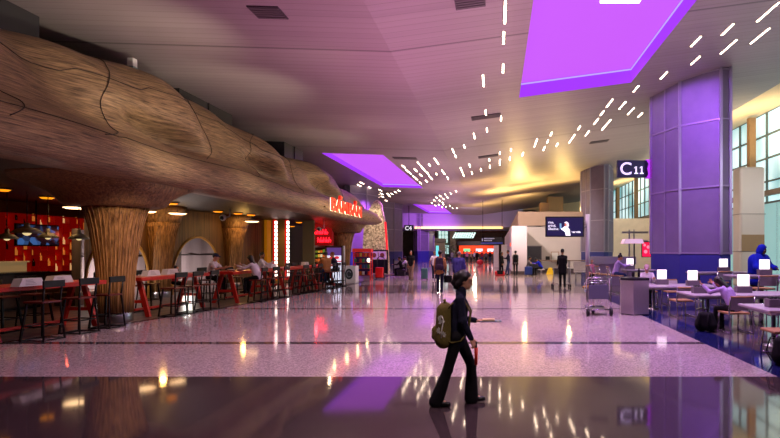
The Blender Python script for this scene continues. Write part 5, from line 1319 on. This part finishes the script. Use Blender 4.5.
for i, u in enumerate((527.5, 541)):
    x = (u-VU)*38.0/F; t = thing('waiting_seat', ('left' if i == 0 else 'right')+' small seat near the grey door', 'seat', (gp(u, 275)[0], gp(u, 275)[1]-.3, 0), 0, 'small seats near the grey door'); MB().box((-.25, -.25, .38), (.25, .25, .45)).build('seat', chair_b, t); MB().bar((0, 0, 0), (0, 0, .4), .12).build('leg', steel, t)
# far crowd
random.seed(21)
far = [(467, 262.5, pink, 'person in pink top standing in the far concourse'), (471, 263.5, khaki, 'person in khaki top in the far concourse'), (477, 264.5, blk, 'person in black with a red bag in the far concourse'), (482, 262.5, red_c, 'person in red top in the far concourse'), (486, 263, grey, 'person in grey top before the orange shop'), (490, 262.8, blk, 'dark dressed person before the orange shop right side'), (464, 263.5, dkblue, 'person in dark blue near the orange shop left end'), (494, 263, khaki, 'person in tan near the white portal post'), (474.5, 262.3, whitec, 'person in white before the middle orange screen'), (452, 263.5, grey, 'person in grey by the far plant')]
for i, (u, v, c, lb) in enumerate(far):
    p = gp(u, v); person(lb, p, random.choice((PI/2, -PI/2, 0, PI)), H=random.uniform(1.64, 1.82), top=c, bottom=random.choice((blk, dkblue, jeans)), shoe=shoe_b, hair=hair_d, skin=random.choice((skin_a, skin_b, skin_c)), legs=((8, 6), (-6, 6)), res=.045)
p = gp(477.5, 265.2); t = thing('travel_bag', 'round red bag carried in the far concourse crowd', 'bag', (p[0]+.3, p[1], 0)); MB().ball((0, 0, .35), (.4, .3, .35), 14).build('bag_body', mat('bag_red', (236, 40, 70), .5), t); MB().tube([(-.15, 0, .62), (0, 0, .8), (.15, 0, .62)], .03, 6).build('handle', blk, t)
for i, (u, v, c, lb) in enumerate(((401.5, 276, blk, 'person in dark top seated left of the man in black polo'), (407, 275, whitec, 'person in white top seated behind the man in black polo'))):
    p = gp(u, v); person(lb, p, PI, H=1.72, top=c, bottom=blk, shoe=shoe_b, hair=hair_d, skin=skin_b, sit=.46, legs=((84, 84), (80, 84)), arms=((30, 6, 50), (30, 6, 50)), lean=12, res=.035)
    t = thing('lounge_seat', ('left' if i == 0 else 'right')+' dark lounge seat behind the man in black polo', 'seat', (p[0], p[1], 0), PI, 'dark lounge seats'); MB().box((-.3, -.3, .3), (.3, .3, .46), bev=.03).build('seat', black, t); MB().box((-.36, -.3, .3), (-.28, .3, .9), bev=.02).build('backrest', black, t); MB().box((-.25, -.25, 0), (.25, .25, .3)).build('base', black, t)

# restaurant guests
capm = mat('cap_navy', (24, 34, 74), .7)
sk = dict(legs=((80, 78), (76, 80)), sit=.80)
person('man in white shirt and dark blue cap sitting behind the third red table', (-10.2, 18.5, 0), 0, H=1.76, top=whitec, bottom=blk, shoe=shoe_b, hair=hair_d, skin=skin_a, arms=((34, 10, 54), (30, 10, 60)), lean=14, head=(10, 12, 0), res=.02, sleeve='short', cap=capm, **sk)
person('child with dark hair at the far end of the second red table', (-10.6, 17.1, 0), 0, H=1.15, top=red_c, bottom=blk, shoe=shoe_b, hair=hair_d, skin=skin_b, legs=((80, 78), (76, 80)), sit=.72, arms=((34, 10, 54), (30, 10, 60)), lean=6, res=.022)
person('woman with long dark hair and white top sitting at the third red table', (-8.45, 18.4, 0), PI, H=1.7, top=whitec, bottom=blk, shoe=shoe_b, hair=hair_d, hairstyle='long', skin=skin_a, arms=((40, 10, 50), (44, 10, 46)), lean=22, head=(0, 16, 0), res=.018, **sk)
person('bearded man in white shirt sitting behind the fourth red table', (-9.95, 21.9, 0), .2, H=1.76, top=whitec, bottom=blk, shoe=shoe_b, hair=hair_d, skin=skin_b, arms=((50, 10, 70), (36, 10, 60)), lean=4, head=(-20, 6, 0), res=.02, beard=True, **sk)
person('man in tan vest sitting with his back turned at the farthest red table', (-8.15, 24.9, 0), PI*.72, H=1.82, top=tanj, bottom=jeans, shoe=shoe_b, hair=hair_d, skin=skin_b, arms=((40, 16, 56), (40, 16, 56)), lean=10, res=.022, build=1.15, **sk)
person('person in dark jacket sitting next to the man in tan vest', (-8.0, 25.9, 0), PI, H=1.8, top=dkblue, bottom=blk, shoe=shoe_b, hair=hair_r, skin=skin_b, arms=((34, 10, 54), (30, 10, 60)), lean=16, res=.022, **sk)
# right side
person('woman in lilac shirt bending over the long cafe table, long dark hair', (5.36, 11.72, 0), PI/2+.55, H=1.68, top=lilac, bottom=blk, shoe=shoe_b, hair=hair_d, hairstyle='long', skin=skin_b, sit=.46, legs=((82, 74), (78, 80)), arms=((40, 10, 56), (46, 10, 50)), lean=32, head=(10, 34, 0), res=.014)
person('tall man in royal blue hooded jacket standing behind the high table', (8.3, 16.6, 0), -PI/2+.55, H=1.97, top=royal, bottom=blk, shoe=shoe_b, hair=hair_d, skin=skin_c, arms=((14, 16, 58), (14, 16, 58)), elbow_in=(.5, .5), lean=10, head=(18, 14, 0), res=.018, hood=True, build=1.9, top_len=.1)
person('woman with hair bun and lilac shirt sitting at the high table', (5.0, 22.0, 0), 0, H=1.68, top=lilac, bottom=jeans, shoe=shoe_b, hair=hair_d, hairstyle='bun', skin=skin_b, sit=.78, legs=((80, 74), (76, 78)), arms=((46, 8, 40), (40, 8, 46)), lean=16, head=(0, 14, 0), res=.018)
person('person in white shirt with pale pink cap bowed over the table by the bin', (5.03, 17.45, 0), -PI/2-.3, H=1.74, top=whitec, bottom=blk, shoe=shoe_b, hair=hair_r, hairstyle='bald', cap=mat('cap_pink', (190, 150, 160), .6), skin=skin_a, sit=.46, legs=((82, 80), (78, 80)), arms=((34, 14, 60), (34, 14, 60)), lean=12, head=(0, 26, 0), res=.018, build=1.15)
person('child with auburn hair behind the high chairs at the steel counter', (4.6, 25.2, 0), -PI/2, H=1.35, top=pink, bottom=blk, shoe=shoe_b, hair=hair_r, skin=skin_a, res=.025)
# bags on the floor at right
def floor_pack(x, y, rz, label, s):
    t = thing('backpack', label, 'backpack', (x, y, 0), rz)
    V, Fc = nets([('c', (0, y_, .17), (0, y_*.7, .36), .15, .11) for y_ in (-.1, .1)]+[('c', (-.1, -.07, .15), (-.1, .07, .15), .1, .1)], .02, .06); V = V*s; V[:, 2] -= V[:, 2].min()
    mesh_of('bag_body', V, Fc, blk, t)
    V, Fc = nets([('c', (-.17, -.08, .14), (-.17, .08, .14), .07, .07)], .016, .02); V = V*s; mesh_of('front_pocket', V, Fc, fabric((30, 30, 36), 'pack_dark'), t)
    for y_ in (-.1, .1): MB().tube([(.1*s, y_*s, .42*s), (.17*s, y_*s, .4*s), (.22*s, y_*s, .2*s), (.14*s, y_*s, .05*s)], .02*s, 6, flat=.5).build('strap', blk, t)
    MB().tube([(0, -.04*s, .44*s), (0, -.03*s, .5*s), (0, .03*s, .5*s), (0, .04*s, .44*s)], .012*s, 6).build('grab_loop', blk, t)
floor_pack(4.72, 11.75, -2.2, 'black backpack slumped on the floor at the bending woman\'s feet', 1.0)
floor_pack(4.6, 8.4, 2.6, 'black backpack on the floor at the right edge of the photo', 1.0)

# ================================================================== LIGHT
w = bpy.data.worlds.new('world'); SC.world = w; w.use_nodes = True
w.node_tree.nodes['Background'].inputs[0].default_value = (.75, .85, 1, 1); w.node_tree.nodes['Background'].inputs[1].default_value = .3
VIO = (.55, .12, 1); PNK = (1, .66, .86); WARM = (1, .72, .42)
# added downward fill spots at the ceiling line, brightening floor and objects
for (x, y, e, c) in ((-3, 6, 800, PNK), (1.5, 9, 900, PNK), (-4, 13, 1200, PNK), (1.5, 15, 1300, PNK), (-3, 20, 1500, PNK), (1.5, 24, 1500, PNK), (-3, 30, 1800, PNK), (1, 36, 1800, WARM), (-4, 42, 2000, PNK), (-5, 54, 2200, PNK), (-5, 66, 2200, PNK), (6.5, 11.5, 1500, (.82, .6, 1)), (7, 17, 900, (.8, .6, 1)), (7.5, 28, 1600, (1, .8, .7)), (5, 34, 1800, (1, .8, .66))):
    spot('hall_fill', (x, y, cz(x)-.1), (x, y, 0), e, c, 110, .8, .15)
for (x, y, z, tx, ty, tz, e, c, a) in ((3, 12, 8.1, 3, 13, 0, 900, VIO, 90), (3, 17, 8.2, 7.6, 21, 5.4, 2400, (.42, .13, 1), 75), (-8.3, 38, 7.3, -8.3, 38, 0, 2500, VIO, 100), (-8.3, 45.2, 7.3, -12.0, 46, 3.5, 5000, VIO, 60), (-8.5, 70, 7.3, -11, 82, 3, 5000, VIO, 70), (-3, 62, 5, -6, 80, 6.5, 2500, (.8, .6, 1), 70)):
    spot('violet_light', (x, y, z), (tx, ty, tz), e, c, a, .7, .2)
# uplights and added fill spots that wash the ceiling
GOLD = (1, .66, .2)
for (x, y, z, tx, ty, e) in ((.9, 50.6, 4.9, .8, 50.6, 3000), (4.2, 49.5, 5.6, 4.2, 49, 1200), (7.2, 49.5, 5.6, 7.2, 49, 1200), (2.5, 47, 5.4, 2, 42, 1700), (6.5, 47, 5.4, 6, 42, 1100), (3, 58, 5.4, 2, 60, 1600), (0, 42, 4, -1, 44, 1200), (-1, 62, 4, -1, 64, 1500)):
    spot('gold_uplight', (x, y, z), (tx, ty, 9), e, GOLD, 140, 1, .2)
LM = (1, .6, .84)
for (x, y, e, c) in ((-2, 8, 620, (1, .34, .7)), (-2.2, 15, 560, (1, .36, .72)), (1, 13, 360, LM), (-3, 23, 330, (1, .45, .75)), (1, 23, 460, (1, .7, .72)), (6, 14, 420, (1, .8, .95)), (9, 20, 560, (1, .88, .9)), (-1, 32, 560, (1, .76, .72)), (5, 30, 620, (1, .8, .68)), (-5, 34, 330, LM), (-4, 46, 800, LM), (-5, 58, 900, LM), (10, 36, 700, (1, .85, .7))):
    spot('ceiling_fill', (x, y, 2.6), (x, y, 9), e, c, 150, 1, .2)  # added spots in mid air that brighten the ceiling, no fixtures
for (x, y, e) in ((-10.6, 13.5, 420), (-10, 18, 300), (-10, 26, 200)):
    spot('tan_uplight', (-4.5, y-2, 3.2), (x, y, 7.4), e*2.4, (1, .9, .66), 64, 1, .2)
spot('block_fill', (-1, 34, 6.6), (4.5, 44.4, 2.4), 3500, (1, .82, .74), 60, .8, .2)  # added fill spots, brightening the white block and the lounge wall
spot('block_fill', (12.5, 42, 8), (13, 52, 3), 2200, (1, .86, .7), 80, .8, .2)
spot('block_fill', (3, 36, 7.2), (5, 44.4, 4.4), 1200, (1, .8, .62), 60, .8, .2)
spot('column_fill', (12, 11, 6), (8.7, 19.6, 5), 900, (.85, .85, 1), 50, .8, .15)  # added cool fill for the grey face of the near column
spot('trunk_fill', (-7.2, 11.2, 3.4), (-9.85, 13.45, 1.6), 110, (1, .7, .42), 50, .8, .06)  # added warm fill, brightens the near bamboo trunk
spot('front_fill', (9.5, 18, 7.5), (12.6, 26, 3), 1800, (1, .9, .8), 50, .8, .15)  # added fill so the air column reads bright from the front
spot('trunk_fill', (-7.2, 11.2, 3.4), (-9.85, 13.45, 1.6), 110, (1, .7, .42), 50, .8, .06)
spot('front_fill', (2.0, 1.5, 7.5), (-.5, 6.2, 1.2), 1000, (1, .74, .72), 40, .8, .15)  # added fill on the walking woman from above the camera side
for y in (30, 45, 62): spot('cove_uplight', (14.5, y, 6), (14.5, y, 9.6), 1500, (1, .78, .46), 150, 1, .3)
# canopy face and interior
for (x, y, z, tx, ty, tz, e) in ((-2.5, 7, 6.6, -9, 8, 4.4, 1000), (-2.5, 14, 6.6, -9, 15, 4.6, 1000), (-2.5, 22, 6.6, -9, 23, 4.6, 1000), (-3, 30, 6.6, -9, 32, 4.6, 700)):
    spot('canopy_wash', (x, y, z), (tx, ty, tz), e*.46, (1, .74, .66), 80, .8, .2)
for (x, y, e) in ((-11.5, 12, 26), (-14, 16.5, 22), (-11.6, 18.5, 26), (-11.6, 23, 26), (-11.2, 28, 22), (-9.3, 16.0, 14), (-9, 24, 14), (-9.4, 11, 14)):
    spot('canopy_downlight', (x, y, 3.42), (x, y, 0), e*2.2, (1, .56, .2), 130, .8, .06)
for y in (19.0, 25.0): point('amber_wall_glow', (-12.2, y, 2.9), 26, (1, .55, .14), .1)
point('bar_glow', (-15.7, 19, 2.4), 8, (1, .12, .06), .1)
point('concourse_glow', (-4, 92, 4.5), 900, (1, .7, .5), .3)
point('concourse_glow', (-10, 88, 4.5), 500, (1, .75, .6), .3)
for (x, y, e) in ((12, 24, 1000), (12.5, 34, 1200)): spot('window_fill', (16.5, y, 6), (8, y-3, 0), e, (.9, .95, 1), 110, .9, .6)
SC.view_settings.view_transform = 'Standard'
SC.view_settings.look = 'None'
SC.view_settings.exposure = 0
SC.cycles.max_bounces = 6; SC.cycles.diffuse_bounces = 3; SC.cycles.glossy_bounces = 3; SC.cycles.sample_clamp_indirect = 4
SC.cycles.use_denoising = True
